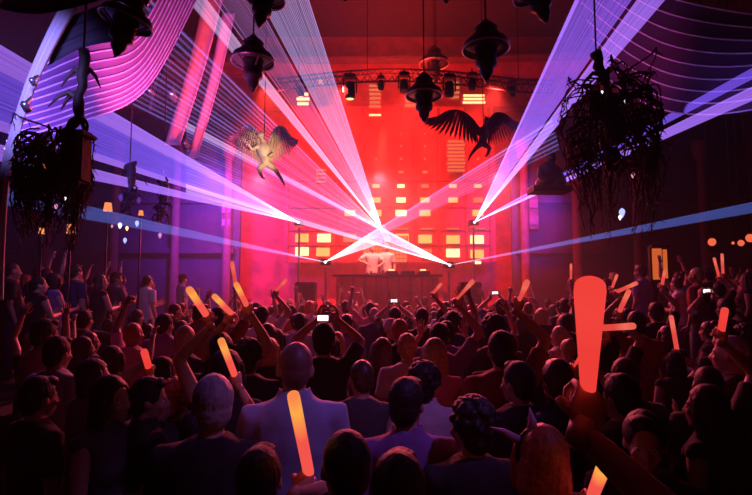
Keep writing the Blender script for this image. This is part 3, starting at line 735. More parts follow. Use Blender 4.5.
def make_proto(arms, head=(0, 0, 0), lean=0, fem=False, sleeve='short', vox=.0115, eyes=True, bulk=1.0):
    """arms: for each side (-1 left, 1 right): (wrist target, hint, hand mode, palm normal, hand direction or None)"""
    mb = MB(); sh = MB(); tr = MB(); hb = MB()
    def lp(p):   # lean of the upper body about the hips
        p = V(p); a = lean
        if p.z < .95: return p
        y, z = p.y, p.z - .95
        return V((p.x, y * math.cos(a) + z * math.sin(a), .95 + z * math.cos(a) - y * math.sin(a)))
    fw = .93 if fem else 1.0; fw *= bulk
    def ring(z, rx, ry, y=0, k=24, sq=2.4):
        pts = []
        for i in range(k):
            t = 2 * PI * i / k; c, s_ = math.cos(t), math.sin(t)
            pts.append(lp((rx * abs(c) ** (2 / sq) * (1 if c >= 0 else -1), y + ry * abs(s_) ** (2 / sq) * (1 if s_ >= 0 else -1), z)))
        return pts
    T = [(.86, .150, .105, 0), (.95, .160, .112, -.01), (1.08, .132 if fem else .142, .098, 0), (1.20, .148, .108, .0), (1.32, .168, .118, .0), (1.40, .178, .108, -.008), (1.445, .165, .088, -.015), (1.475, .115, .07, -.02), (1.50, .07, .06, -.015)]
    mb.loft([ring(z, rx * fw, ry, y) for z, rx, ry, y in T])
    if fem: mb.ell(lp((-.075, .09, 1.27)), (.062, .055, .06)).ell(lp((.075, .09, 1.27)), (.062, .055, .06)); sh.ell(lp((-.075, .09, 1.27)), (.072, .065, .07)).ell(lp((.075, .09, 1.27)), (.072, .065, .07))
    C = lp(HEADC); M = rotM(*head) @ Matrix.Rotation(-lean * .6, 3, 'X')
    nk = lp((0, -.02, 1.46)); mb.tube([nk, nk.lerp(C + M @ V((0, -.02, -.06)), .6), C + M @ V((0, -.02, -.03))], [.068 * fw, .054 * fw, .054 * fw], 14)
    head_prims(mb, M, C, fem)
    S = [(.84, .168, .122, 0), (.95, .176, .126, -.005), (1.08, .152 if fem else .166, .116, 0), (1.20, .164, .122, .0), (1.32, .182, .130, .0), (1.40, .192, .120, -.008), (1.45, .178, .098, -.015), (1.485, .125, .08, -.02), (1.512, .079, .068, -.017)]
    sh.loft([ring(z, rx * fw, ry, y) for z, rx, ry, y in S])
    p = Proto(); p.hand = {}; p.wrist = {}
    for side in (-1, 1):
        tgt, hint, mode, pn, hd = arms[side]
        s0 = lp((side * SHO * fw, -.01, 1.415)); up = V(tgt).z > 1.5
        if up: s0 = s0 + V((-side * .01, 0, .03))
        el, wr = ik(s0, V(tgt), V(hint))
        inn = lp((side * .11, -.01, 1.41))
        mb.tube([inn, s0, s0.lerp(el, .35), el], [.062, .058, .050, .038], 12, rnd=True)
        mb.tube([el, el.lerp(wr, .3), wr], [.038, .039, .025], 12, rnd=True)
        if sleeve == 'short': sh.tube([inn, s0, s0.lerp(el, .35), s0.lerp(el, .72)], [.078, .074, .066, .062], 14)
        elif sleeve == 'long':
            sh.tube([inn, s0, s0.lerp(el, .35), el], [.078, .074, .064, .052], 14, rnd=True); sh.tube([el, el.lerp(wr, .3), el.lerp(wr, .93)], [.052, .050, .038], 14)
        elif sleeve == 'roll':
            sh.tube([inn, s0, s0.lerp(el, .35), el], [.078, .076, .066, .054], 14, rnd=True); sh.tube([el, el.lerp(wr, .3)], [.054, .052], 14)
        else: sh.tube([inn, s0], [.066, .064], 14, rnd=True)
        d = V(hd) if hd is not None else (wr - el)
        hand(hb, wr, d, side, mode, V(pn)); p.wrist[side] = wr; p.hand[side] = wr + d.normalized() * .075
        # legs
        hp = V((side * .085, 0, .9)); kn = V((side * .10, .02, .50)); an = V((side * .105, -.015, .09))
        mb.tube([hp, kn, an], [.083, .055, .036], 12, rnd=True).ell((side * .11, .055, .035), (.042, .125, .035))
        tr.tube([hp, kn, an], [.097, .070, .058], 14)
    tr.loft([ring(z, rx * fw, ry, 0) for z, rx, ry in ((.80, .15, .11), (.88, .172, .124), (.98, .168, .12))])
    # collar
    if sleeve in ('roll', 'long'): sh.loft([ring(1.49, .085, .075, -.017), ring(1.545, .072, .066, -.012), ring(1.54, .062, .056, -.012), ring(1.50, .068, .06, -.017)])
    body = remesh(mb, vox, 'body', 3)
    bm = bmesh.new(); bm.from_mesh(body)
    hm = hb.mesh('h'); bm.from_mesh(hm); bpy.data.meshes.remove(hm)
    if eyes:
        k0 = len(bm.faces)
        for sx in (-1, 1):
            e = MB().ell(C + M @ V((sx * .030, .074, .004)), (.013, .013, .0105), M, 12, 8).mesh('e'); f0 = len(bm.faces); bm.from_mesh(e); bm.faces.ensure_lookup_table()
            for f in bm.faces[f0:]: f.material_index = 1
            e2 = MB().ell(C + M @ V((sx * .030, .0845, .004)), (.0055, .003, .0055), M, 10, 6).mesh('e'); f0 = len(bm.faces); bm.from_mesh(e2); bm.faces.ensure_lookup_table()
            for f in bm.faces[f0:]: f.material_index = 2
    for f in bm.faces: f.smooth = True
    bm.to_mesh(body); bm.free()
    for m in (SKIN, EYEW, IRIS): body.materials.append(m)
    shm = remesh(sh, .014, 'shirt', 3)
    for v in shm.vertices:
        w = noise.noise(V(v.co) * 9) * .006 + noise.noise(V((v.co.x * 22, v.co.y * 22, v.co.z * 6))) * .004
        v.co = v.co + v.normal * w
    shm.materials.append(TOPS['black'])
    trm = tr.mesh('trousers'); trm.materials.append(JEANS)
    for q in trm.polygons: q.use_smooth = True
    p.body, p.shirt, p.trousers, p.C, p.M = body, shm, trm, C, M
    return p
# hair and headwear, in head space (face towards +y)
def hair_mesh(kind, seed=1):
    mb = MB(); I = Matrix.Identity(3)
    if kind == 'cropped':
        mb.ell((0, -.020, .044), (.079, .093, .094), I, 20, 14).ell((0, -.055, .0), (.070, .055, .075), I, 16, 10)
    elif kind == 'short':
        mb.ell((0, -.018, .050), (.087, .100, .102), I, 20, 14).ell((0, -.052, .0), (.076, .064, .088), I, 16, 10).ell((.01, .045, .108), (.055, .05, .032), I, 12, 8)
    elif kind == 'long':
        mb.ell((0, -.02, .048), (.092, .104, .105), I, 20, 14)
        mb.loft([[V((rx * math.cos(a), y + ry * math.sin(a), z)) for a in [2 * PI * i / 16 for i in range(16)]] for z, rx, ry, y in ((.08, .08, .06, -.04), (0, .098, .068, -.046), (-.1, .104, .06, -.06), (-.2, .108, .048, -.085), (-.30, .092, .034, -.10), (-.36, .05, .02, -.10))])
        for sx in (-1, 1): mb.tube([(sx * .074, .02, .06), (sx * .09, .012, -.04), (sx * .095, -.01, -.17)], [.022, .024, .014], 8, rnd=True)
    elif kind == 'bob':
        mb.ell((0, -.02, .048), (.094, .106, .106), I, 20, 14)
        mb.loft([[V((rx * math.cos(a), y + ry * math.sin(a), z)) for a in [2 * PI * i / 16 for i in range(16)]] for z, rx, ry, y in ((.08, .08, .07, -.04), (0, .10, .078, -.038), (-.08, .106, .072, -.045), (-.125, .09, .05, -.045))])
        for sx in (-1, 1): mb.tube([(sx * .076, .03, .06), (sx * .09, .03, -.03), (sx * .088, .02, -.1)], [.022, .026, .018], 8, rnd=True)
    elif kind == 'curly':
        r = random.Random(seed); mb.ell((0, -.025, .05), (.10, .108, .108), I, 18, 12).ell((0, -.06, -.02), (.085, .06, .08))
        for i in range(90):
            a = r.uniform(0, 2 * PI); e = r.uniform(-.25, PI / 2); d = V((math.cos(a) * math.cos(e), math.sin(a) * math.cos(e), math.sin(e)))
            if d.y > .55 and d.z < .45: continue
            q = V((0, -.025, .05)) + V((d.x * .10, d.y * .108, d.z * .108)); mb.ell(q, (.02, .02, .02), None, 8, 6)
    elif kind == 'bun':
        mb.ell((0, -.018, .048), (.084, .099, .100), I, 20, 14).ell((0, -.05, .0), (.072, .06, .08)).ell((0, -.085, .125), (.042, .042, .04))
    elif kind == 'ponytail':
        mb.ell((0, -.018, .048), (.084, .099, .100), I, 20, 14).ell((0, -.05, .0), (.072, .06, .08)); mb.tube([(0, -.11, .06), (0, -.155, .02), (.01, -.15, -.10), (0, -.13, -.22)], [.02, .034, .03, .01], 10, rnd=True)
    me = remesh(mb, .007, kind + '_hair', 2)
    for v in me.vertices:
        c = v.co; w = (noise.noise(V((math.atan2(c.x, c.y + .02) * 14, c.z * 9, seed))) * .0022 + noise.noise(V(c) * 45) * .0015) * (1.3 if kind != 'cropped' else .3)
        v.co = c + v.normal * w
        # keep the face clear
        if v.co.y > .03 and v.co.z < .085 and abs(v.co.x) < .07: v.co.y = min(v.co.y, .055 + .25 * max(0, v.co.z - .03)) if kind != 'curly' else v.co.y * .8
    me.materials.append(HAIRM['black']); return me
HAIRS = {k: hair_mesh(k) for k in ('cropped', 'short', 'long', 'bob', 'curly', 'bun', 'ponytail')}
def cap_mesh():
    mb = MB(); mb.lathe((0, -.012, .035), [(.094, 0), (.098, .02), (.095, .06), (.078, .092), (.04, .108), (.01, .112)], 24)
    mb.loft([[V((x * (1 if z < 1 else 1), y, .045 + z * .006 - .018 * (y - .06) / .09)) for x, y in [(-.07, .05), (-.065, .11), (-.035, .145), (0, .155), (.035, .145), (.065, .11), (.07, .05)]] for z in (0, 1)])
    me = mb.mesh('cap'); me.materials.append(TOPS['black'])
    for q in me.polygons: q.use_smooth = True
    return me
CAP = cap_mesh()
def beanie_mesh():
    mb = MB(); mb.lathe((0, -.014, .03), [(.093, -.01), (.099, 0), (.099, .035), (.094, .04), (.09, .07), (.07, .10), (.04, .115), (.01, .12)], 24)
    me = mb.mesh('knitted_hat'); me.materials.append(TOPS['white'])
    for q in me.polygons: q.use_smooth = True
    return me
BEANIE = beanie_mesh()
def set_mat(o, m, slot=0):
    o.material_slots[slot].link = 'OBJECT'; o.material_slots[slot].material = m
PEOPLE = []
def person(proto, x, y, z0, scale, rz, hair, haircol, top, label=None, group=None, cap=None, skin=None, px=0):
    o = bpy.data.objects.new('person', proto.body); COL.objects.link(o)
    o.location = (x, y, z0); o.rotation_euler = (0, 0, rz); o.scale = (scale,) * 3
    if skin: set_mat(o, skin)
    s = bpy.data.objects.new('top', proto.shirt); COL.objects.link(s); s.parent = o; set_mat(s, TOPS[top])
    t = bpy.data.objects.new('trousers', proto.trousers); COL.objects.link(t); t.parent = o
    HM = Matrix.Translation(proto.C) @ proto.M.to_4x4()
    if hair:
        h = bpy.data.objects.new('hair', HAIRS[hair]); COL.objects.link(h); h.parent = o; h.matrix_local = HM; set_mat(h, HAIRM[haircol])
    if cap:
        c = bpy.data.objects.new('cap' if cap is CAP else 'knitted_hat', cap); COL.objects.link(c); c.parent = o; c.matrix_local = HM
    tag(o, label, 'person', group); PEOPLE.append((o, x, y))
    return o
DOWN = lambda s: (V((s * .25, .05, .88)), V((s * .5, -1, 0)), 'relaxed', V((-s, .2, 0)), None)
FRONT = lambda s: (V((s * .10, .30, 1.18)), V((s * .6, -.2, -1)), 'relaxed', V((-s, 0, .2)), None)
UP = lambda s, m='open': (V((s * .27, .14, 1.92)), V((s, .2, 0)), m, V((0, 1, 0)), None)
UPF = lambda s, m='open': (V((s * .20, .30, 1.83)), V((s, .1, -.3)), m, V((0, 1, 0)), None)
BENT = lambda s, m='open': (V((s * .24, .24, 1.60)), V((s * .8, -.1, -1)), m, V((-s * .3, 1, 0)), V((0, .1, 1)))
PHONE = lambda s: (V((s * .075, .30, 1.76)), V((s, -.1, -.6)), 'phone', V((-s, .15, 0)), V((0, .1, 1)))
PR = {
 'idle':   make_proto({-1: DOWN(-1), 1: DOWN(1)}),
 'idle_l': make_proto({-1: FRONT(-1), 1: DOWN(1)}, head=(.35, .05, 0)),
 'idle_r': make_proto({-1: DOWN(-1), 1: FRONT(1)}, head=(-.4, .0, 0), sleeve='long'),
 'woman':  make_proto({-1: DOWN(-1), 1: FRONT(1)}, head=(.1, .05, .05), fem=True, sleeve='none'),
 'woman_t': make_proto({-1: FRONT(-1), 1: FRONT(1)}, head=(-.5, .1, .05), fem=True, sleeve='none', lean=.05),
 'arm_r':  make_proto({-1: DOWN(-1), 1: UP(1)}, head=(0, .15, 0)),
 'arm_l':  make_proto({-1: UP(-1, 'fist'), 1: DOWN(1)}, head=(0, .15, 0), sleeve='short'),
 'both':   make_proto({-1: UP(-1), 1: UP(1)}, head=(0, .15, 0), fem=True, sleeve='none'),
 'clap':   make_proto({-1: BENT(-1), 1: BENT(1)}, head=(.1, .1, 0)),
 'point':  make_proto({-1: FRONT(-1), 1: UPF(1, 'relaxed')}, head=(.1, .1, 0), fem=True, sleeve='none'),
 'phone':  make_proto({-1: PHONE(-1), 1: PHONE(1)}, head=(0, .15, 0)),
}
POSE = {'idle': 'arms down', 'idle_l': 'head turned left', 'idle_r': 'head turned right', 'woman': 'bare arms lowered', 'woman_t': 'bare arms in front, looking right',
        'arm_r': 'right arm up with open hand', 'arm_l': 'left fist raised', 'both': 'both bare arms raised', 'clap': 'hands held up beside the face', 'point': 'right arm reaching forward up', 'phone': 'holding a phone up'}
# ---- light sticks and phones
S_hot = stick_mat('stick_orange_core', (1, .40, .07), (.9, .09, .07), 1.0)
S_red = stick_mat('stick_red', (.95, .06, .05), (.9, .05, .04), .95)
S_pink = stick_mat('stick_pink', (1, .17, .11), (.85, .07, .06), .9)
M_grip = mat('stick_grip', (.6, .3, .3), .4)
def stick(base, tip, dia, m, label, taper=1.0):
    base, tip = V(base), V(tip); d = tip - base; L = d.length; R = dia / 2
    t = empty('light_stick', base, label, 'light stick', 'glowing foam sticks held up by the crowd'); t.rotation_mode = 'QUATERNION'; t.rotation_quaternion = d.to_track_quat('Z', 'Y')
    r0 = R * taper
    MB().lathe((0, 0, 0), [(r0 * .6, .0), (r0 * .95, .006), (r0, .02), (R, L - .02), (R * .95, L - .006), (R * .7, L)], 20).build('foam_tube', m, t, True)
    MB().lathe((0, 0, -.035), [(r0 * .45, 0), (r0 * .62, .006), (r0 * .62, .036)], 16).build('end_cap', M_grip, t, True)
    return t
def phone(c, yaw, label, size=.8, lit=True, pitch=0):
    t = empty('smartphone', c, label, 'phone'); t.rotation_euler = (pitch, 0, yaw)
    MB().box((0, 0, 0), (.14 * size, .009, .072 * size)).build('phone_case', M_black, t, bevel=.003)
    MB().box((0, -.0052, 0), (.125 * size, .001, .063 * size)).build('screen', E_screen, t)
    return t
rnd = random.Random(42)
taken = []
def free(x, y, r): return all((x - a) ** 2 + (y - b) ** 2 > (r + c) ** 2 for a, b, c in taken)
def at_head(px, py, d, proto, z0=0, lo=.84, hi=1.14):
    """stand a person so the head comes at that place of the frame at depth d"""
    h = P(px, py, d); sc = min(hi, max(lo, (h.z - z0) / proto.C.z)); return h.x, h.y, sc
def fg(px, py, d, pose, hair, hc, top, label, rz=0, cap=None, skin=None, z0=0, proto=None, lo=.84, group=None):
    pr = proto or PR[pose]; x, y, sc = at_head(px, py, d, pr, z0, lo)
    cx, sy = math.cos(rz), math.sin(rz); off = pr.C * sc
    x -= off.x * cx - off.y * sy; y -= off.x * sy + off.y * cx
    taken.append((x, y, .24)); return person(pr, x, y, z0, sc, rz, hair, hc, top, label, group, cap, skin)
# foreground, one by one
PR['shirtman'] = make_proto({-1: (V((-.2, .3, 1.12)), V((-.25, -1, -.6)), 'relaxed', V((1, 0, 0)), None), 1: (V((.2, .3, 1.12)), V((.25, -1, -.6)), 'relaxed', V((-1, 0, 0)), None)}, head=(.12, .0, .05), sleeve='roll', vox=.009, bulk=1.0, lean=.03)
fg(295, 371, 2.45, 'shirtman', 'cropped', 'shaved', 'pale blue', 'close cropped person in pale collared shirt with a light stick across the back', rz=.1)
fg(212, 408, 2.15, 'idle_l', 'short', 'grey', 'black', 'person with pale purple-lit hair standing lower left of the pale-shirted man', rz=.15)
fg(407, 407, 2.35, 'idle_r', 'short', 'black', 'violet', 'black-haired person in dim violet top at the bottom centre')
fg(361, 380, 3.1, 'idle_l', 'cropped', 'brown', 'grey', 'person with cropped head right behind right shoulder of pale-shirted man')
fg(407, 350, 4.2, 'idle', 'short', 'blond', 'white', 'short pale-haired person in white shirt near the middle of the crowd')
fg(434, 357, 3.7, 'woman', 'long', 'blond', 'pink', 'woman with long blond hair near the middle, back turned')
fg(391, 330, 6.0, 'idle', None, 'grey', 'grey', 'person in a pale knitted hat near the middle of the crowd', cap=BEANIE)
fg(425, 386, 3.05, 'idle_r', 'curly', 'black', 'white', 'dark curly-haired person in white top right of bottom centre')
fg(382, 352, 4.6, 'woman', 'long', 'brown', 'black', 'woman with long brown hair between the cropped head and the white shirt')
fg(324, 342, 3.8, 'phone', 'short', 'black', 'black', 'dark-haired person filming the stage with a phone held up in both hands')
fg(541, 462, 1.8, 'woman_t', 'bob', 'red', 'black', 'person with red-lit bobbed hair wearing pointed horns at bottom right', rz=.5)  # red rim light is put into the hair colour
fg(398, 497, 1.5, 'idle', 'short', 'black', 'black', 'person whose rim-lit head top shows at the bottom edge, centre', lo=.7)
fg(645, 446, 2.0, 'idle', 'short', 'black', 'black', 'person facing away from the stage, red-lit forehead, bottom right', rz=2.7)
fg(505, 352, 3.6, 'idle', 'short', 'black', 'black', 'dark-haired person right of centre beside the rim-lit profile', rz=-.3)
fg(517, 385, 2.9, 'idle_l', 'short', 'black', 'black', 'person with pink rim-lit left cheek standing right of bottom centre', rz=.3)
fg(557, 384, 2.8, 'idle_r', 'short', 'brown', 'navy', 'dark person in navy top just left of the big red stick', rz=.5)
fg(176, 402, 3.0, 'idle', 'curly', 'red', 'grey', 'person with curly reddish hair at lower left beside the purple-lit head', rz=-.1)
fg(150, 402, 2.7, 'idle_r', 'short', 'black', 'black', 'dark person at lower left whose red-lit cheek faces right', rz=-.9)
fg(95, 380, 3.2, 'woman_t', 'bob', 'black', 'violet', 'dark-bobbed woman in violet top at the lower left', rz=-.6)
fg(112, 402, 2.6, 'woman', 'long', 'black', 'grey', 'long-haired woman in grey top turned left, far lower left', rz=-1.9)
fg(345, 470, 1.6, 'idle', 'cropped', 'black', 'black', 'person in black at bottom edge just right of the pale-shirted man', lo=.7, rz=.4)
fg(470, 430, 2.2, 'idle_l', 'curly', 'black', 'black', 'dark curly head at the bottom, left of the horned person', rz=.2)
fg(620, 400, 2.6, 'idle', 'short', 'black', 'black', 'dark short-haired person behind the big red stick at right', rz=.4)
fg(705, 410, 2.6, 'woman', 'long', 'black', 'black', 'long-haired woman in black near the lower right corner', rz=.6)
fg(40, 400, 2.8, 'idle', 'short', 'black', 'black', 'dark person close to the lower left corner', rz=-.5)
fg(446, 335, 5, 'clap', 'short', 'black', 'violet', 'person holding open hands up right of centre, palm lit violet')
# pointed horns and straw on the bottom right person
hp = P(541, 462, 1.8)
t = empty('horned_headband', P(532, 440, 1.78), 'dark headband with two pale violet pointed horns on the red-lit head', 'headband')
M_horn = mat('horn_violet', (.5, .3, .6), .5)
MB().torus((.03, 0, -.04), .085, .008, 28, 6, Matrix.Rotation(PI / 2, 3, 'X')).build('band', M_black, t, True)
MB().tube([(0, 0, .03), (.004, 0, .07), (-.006, 0, .115)], [.020, .014, .002], 10).build('horn', M_horn, t, True)
MB().tube([(-.05, 0, .0), (-.10, 0, .03), (-.15, 0, .045)], [.016, .010, .002], 10).build('horn', M_horn, t, True)
phone(P(323, 318, 3.52), 0, 'bright phone screen held high in two hands left of centre', .62)
# hidden hands: every light stick is gripped by its own person
def holder(px0, py0, px1, py1, w, m, label, plabel, side=1, taper=1.0, d=None, L=.40, hair='short', hc='black', top='black', z0=0, dx=.16, dia=.05, toward=1, sleeve='short', fem=False, sc_=None, dy=None):
    """(px0,py0) gripped end, (px1,py1) free end, w its width in the frame"""
    d = d or FOC * dia / w; b = P(px0, py0, d)
    if b.y > 5.7 and (b.x < -4.1 or b.x > 4.7): z0 = TER
    t2 = P(px1, py1, d); inpl = (t2 - b).length
    L = max(L, inpl); dep = math.sqrt(max(0, L * L - inpl * inpl)) * toward * .999
    if dep: dep = max(-.35, min(.35, dep)); t2 = P(px1, py1, d - dep)
    axis = (t2 - b).normalized()
    stick(b, t2, dia * (.82 if w < 20 else 1), m, label, taper)
    # stand under the hand, arm reaching forward and up
    hz = b.z - z0; sc = min(1.08, max(.86, (hz + .03) / 1.98)) if hz > 1.5 else 1.0
    if sc_: sc = sc_
    dia = dia * .82
    x = b.x - side * dx; y = b.y - (dy if dy else .22 if hz < 1.9 * sc else .1)
    loc = (b - V((x, y, z0))) / sc
    n = V((0, 1, .0)); n = (n - axis * n.dot(axis)).normalized()
    sd = (V((side * .5, -.3, 1)) if hz > 1.3 else V((side * .2, 1, .3))); hd = (axis.cross(n) * (1 if axis.cross(n).dot(V((0, 0, 1))) > 0 else -1) * .6 + V((0, .4, .8))).normalized()
    hd = (hd - axis * hd.dot(axis) * .6).normalized()
    wr = loc - hd * .075 - V((0, .02, 0))
    pn = (b + axis * .02 - (b - hd * .1)).normalized(); pn = V((0, 1, 0)) if abs(hd.y) < .7 else V((0, 0, -1))
    arms = {side: (wr, V((side, -.1, -.5)), 'grip', pn, hd), -side: DOWN(-side)}
    pr = make_proto(arms, head=(rnd.uniform(-.3, .3), .1, 0), fem=fem, sleeve='none' if fem else sleeve, vox=.0125, eyes=True)
    taken.append((x, y, .22))
    person(pr, x, y, z0, sc, 0, hair, hc, top, plabel)
E_tip = S_hot
holder(588, 395, 590, 283, 25, S_red, 'biggest red light stick, upright at right, wide end up', 'person gripping the biggest red light stick', d=.98, L=.30, dia=.05, taper=.58, dx=.14, toward=1)
holder(601, 328, 634, 326, 7.5, S_pink, 'pink stick lying level just right of the biggest red stick', 'person in navy holding the level pink stick', top='navy', side=-1, dx=.1)
holder(207, 316, 189, 289, 8, S_hot, 'orange-tipped light stick leaning left, left of centre', 'long-haired woman holding the orange-tipped left-leaning stick', hair='long', fem=True, side=-1)
holder(235, 376, 221, 340, 7.5, S_hot, 'orange stick leaning left above the purple-lit head', 'person holding the orange stick above the purple-lit head', d=2.6, dia=.042)
holder(309, 474, 293, 394, 13, S_hot, 'bright orange light stick across the back of the pale-shirted man', 'dark-haired person at bottom gripping the bright orange stick', side=1, dx=.16, L=.42, sc_=.90, dy=.12)
holder(236, 286, 232, 262, 4.5, S_pink, 'tallest thin upright stick at left behind the crowd, pink', 'person holding up the thin upright pink stick at left', top='dark red')
holder(247, 306, 236, 284, 6.5, S_hot, 'orange stick just below the thin upright pink one', 'person holding the orange stick below the thin upright one', hair='bun', fem=True)
holder(232, 314, 214, 296, 6.5, S_hot, 'orange stick leaning left between the two leaning ones at left', 'curly-haired person holding the middle left-leaning stick', hair='curly', side=-1)
holder(276, 291, 286, 280, 3.6, S_pink, 'short pink stick leaning right, left of the stage front', 'person near the stage holding a short pink stick', top='white')
holder(456, 300, 473, 281, 5.5, S_pink, 'flared orange pink stick leaning right, right of centre', 'person holding the flared orange stick right of centre', taper=.5, top='violet')
holder(433, 293, 441, 284, 3.6, S_pink, 'small pink stick leaning right close to the stage', 'person close to the stage holding the small pink stick')
holder(519, 301, 527, 282, 7, S_pink, 'wide pinkish stick right of centre beside a raised arm', 'person holding the wide pinkish stick right of centre', taper=.6, top='dark red')
holder(571, 279, 571, 264, 2.8, S_pink, 'tiny upright pink stick far behind the biggest stick', 'person far back holding the tiny upright pink stick', z0=0)
holder(616, 292, 637, 283, 4.5, S_pink, 'pink stick leaning right, upper one of two right of the biggest stick', 'person holding the upper leaning stick at right', top='dark red', side=-1)
holder(619, 312, 629, 291, 5.5, S_pink, 'pink stick leaning right, lower one of two right of biggest stick', 'person holding the lower leaning stick at right')
holder(662, 285, 665, 270, 3.6, S_pink, 'slim pink stick before the orange lit cabinet', 'person with pink stick before the orange lit cabinet', z0=0)
holder(677, 350, 671, 316, 5, S_pink, 'upright pale pink stick at right, above shoulders', 'person holding the upright pale pink stick at right', hair='bob', fem=True)
holder(719, 277, 714, 258, 3.2, S_pink, 'left one of two thin pink sticks at far right back', 'person at far right back with the left thin stick', z0=TER, d=8.0)
holder(723, 274, 722, 254, 3.2, S_pink, 'right one of two thin pink sticks at far right back', 'person at far right back with the right thin stick', z0=TER, d=7.6)
holder(721, 332, 725, 309, 8, S_red, 'short thick orange red stick at the right', 'person holding the short thick red stick at right', L=.2, hair='cropped')
holder(727, 378, 734, 347, 5, S_pink, 'slanting pale pink stick lowest at far right', 'person holding the slanting stick lowest at far right')
holder(592, 497, 606, 461, 13.5, S_hot, 'orange light stick cut by the bottom edge at right', 'person at bottom edge holding the orange stick', L=.4, side=1, dx=.2, sc_=.84, dy=.45)
holder(149, 368, 144, 351, 8, S_red, 'short red stick held beside a dark head at left', 'person with a short red stick beside the head at left', L=.2, hair='bob')
holder(574, 300, 579, 311, 3.6, S_pink, 'short pink stick left of the biggest red stick', 'person left of the biggest stick holding a short pink stick', L=.2)
holder(612, 288, 617, 275, 3.2, S_pink, 'faint thin pink stick above the two leaning sticks at right', 'person holding the faint thin stick above the two leaning ones')
holder(574, 367, 583, 350, 2.6, S_red, 'very thin dim red stick left of the biggest one', 'dark person holding the very thin dim red stick', dia=.02, d=3.2)
# phones in the far crowd, each in its owner's hands
def phoner(px, py, d, label, plabel, hc='black', top='black', z0=0, size=.75):
    c = P(px, py, d)
    if c.y > 5.7 and (c.x < -4.1 or c.x > 4.7): z0 = TER
    pr = PR['phone']; hz = (pr.hand[-1].z + pr.hand[1].z) / 2; sc = min(1.12, max(.85, (c.z - z0) / hz))
    y0 = pr.hand[1].y * sc
    phone(V((c.x, c.y, z0 + hz * sc)), 0, label, size); taken.append((c.x, c.y - y0, .24)); person(pr, c.x, c.y - y0, z0, sc, 0, 'short', hc, top, plabel)
phoner(394, 301, 7.5, 'white phone screen held up straight before the stage', 'person raising the white phone straight before the stage')
phoner(495, 293, 8, 'small phone screen right of the flared stick', 'person raising a phone right of the flared stick', top='navy')
phoner(706, 282, 6.6, 'tiny phone light at the right among dark heads', 'person with tiny phone light at the right')
# performers behind the booth
pr_dj = make_proto({-1: (V((-.16, .34, 1.15)), V((-1, -.3, -.3)), 'relaxed', V((0, 0, -1)), None), 1: (V((.3, .28, 1.20)), V((1, -.3, -.3)), 'relaxed', V((0, 0, -1)), None)}, head=(.1, -.1, 0), lean=.0)
E0 = P(372, 252, 13.7); person(pr_dj, E0.x, 13.85, STZ + .25, 1.0, PI + .3, 'short', 'blond', 'white', 'performer in white leaning at the booth, left one of the pair')
E0 = P(382, 252, 13.7); person(PR['idle'], E0.x + .12, 14.05, STZ + .25, 1.02, PI - .2, 'bob', 'blond', 'white', 'performer in white standing upright, right one of the pair')
person(PR['both'], P(352, 262, 11.6).x, 11.6, 0, 1.0, .2, 'long', 'blond', 'pink', 'woman with both arms up at stage edge left of booth')
taken.append((P(352, 262, 11.6).x, 11.6, .25))
# the packed crowd
def look(px, zone):
    r = rnd.random()
    hair = rnd.choices(['short', 'cropped', 'long', 'bob', 'curly', 'bun', 'ponytail'], [34, 14, 20, 12, 8, 6, 6])[0]
    hc = rnd.choices(['black', 'brown', 'blond', 'grey', 'red'], [50, 28, 13, 4, 5])[0]
    top = rnd.choices(list(TOPS), [34, 16, 12, 7, 9, 10, 8, 4])[0]
    female = hair in ('long', 'bob', 'bun', 'ponytail')
    return hair, hc, top, female
SPOT = []
def place_row(xa, xb, y, step, z0, zone, rzf, praise):
    x = xa
    while x < xb:
        xx = x + rnd.uniform(-.12, .12); yy = y + rnd.uniform(-.16, .16); x += step * rnd.uniform(.85, 1.2)
        pxs = 376 + FOC * xx / yy
        if not (-14 < pxs < 766): continue
        if not free(xx, yy, .2): continue
        hair, hc, top, fem = look(pxs, zone)
        if rnd.random() < praise:
            pose = rnd.choice(['both', 'point'] if fem else ['arm_r', 'arm_l', 'clap', 'arm_r'])
        else: pose = rnd.choice(['woman', 'woman_t', 'woman'] if fem else ['idle', 'idle_l', 'idle_r', 'idle'])
        sc = rnd.uniform(.9, 1.0) if fem else rnd.uniform(.95, 1.06)
        taken.append((xx, yy, .2)); cap = CAP if (not fem and rnd.random() < .08) else None
        o = person(PR[pose], xx, yy, z0, sc, rzf(xx) + rnd.uniform(-.35, .35), hair, hc, top, None, None, cap, SKIN2 if rnd.random() < .2 else None)
        SPOT.append((o, pxs, yy, zone, hair, hc, top, pose, cap is not None))
face = lambda x: .11 * x
def inside(y): return .83 * y
rows = [(2.6, .62), (3.15, .62), (3.75, .62), (4.35, .62), (5.0, .62), (5.65, .62), (6.35, .64), (7.1, .66), (7.75, .62), (8.4, .60), (9.05, .60), (9.7, .60), (10.4, .60), (11.1, .60), (11.75, .60)]
for y, st in rows:
    lim = inside(y)
    if y < 5.4:
        place_row(-lim, lim, y, st, 0, 'floor', face, .08 if y < 4 else .14)
    else:
        place_row(-3.85, 4.4, y, st, 0, 'front', face, .36 if y > 8 else .28)
for y in (5.85, 6.5, 7.2, 8.0, 8.9, 10.0, 11.4):
    lim = inside(y)
    place_row(-lim, -4.3, y, .56 if y < 9 else .68, TER, 'left', lambda x: -.6, .2)
    place_row(4.9, lim, y, .60 if y < 9 else .74, TER, 'right', lambda x: .6, .18)
def zone_text(zone, px, y):
    if zone == 'left': return 'on left terrace' + (' rear' if y > 9 else '')
    if zone == 'right': return 'on right terrace' + (' rear' if y > 9 else '')
    side = 'far left' if px < 150 else 'left' if px < 300 else 'middle' if px < 452 else 'right' if px < 602 else 'far right'
    return side + (' near viewer' if y < 4 else ' mid crowd' if y < 7.3 else ' by stage')
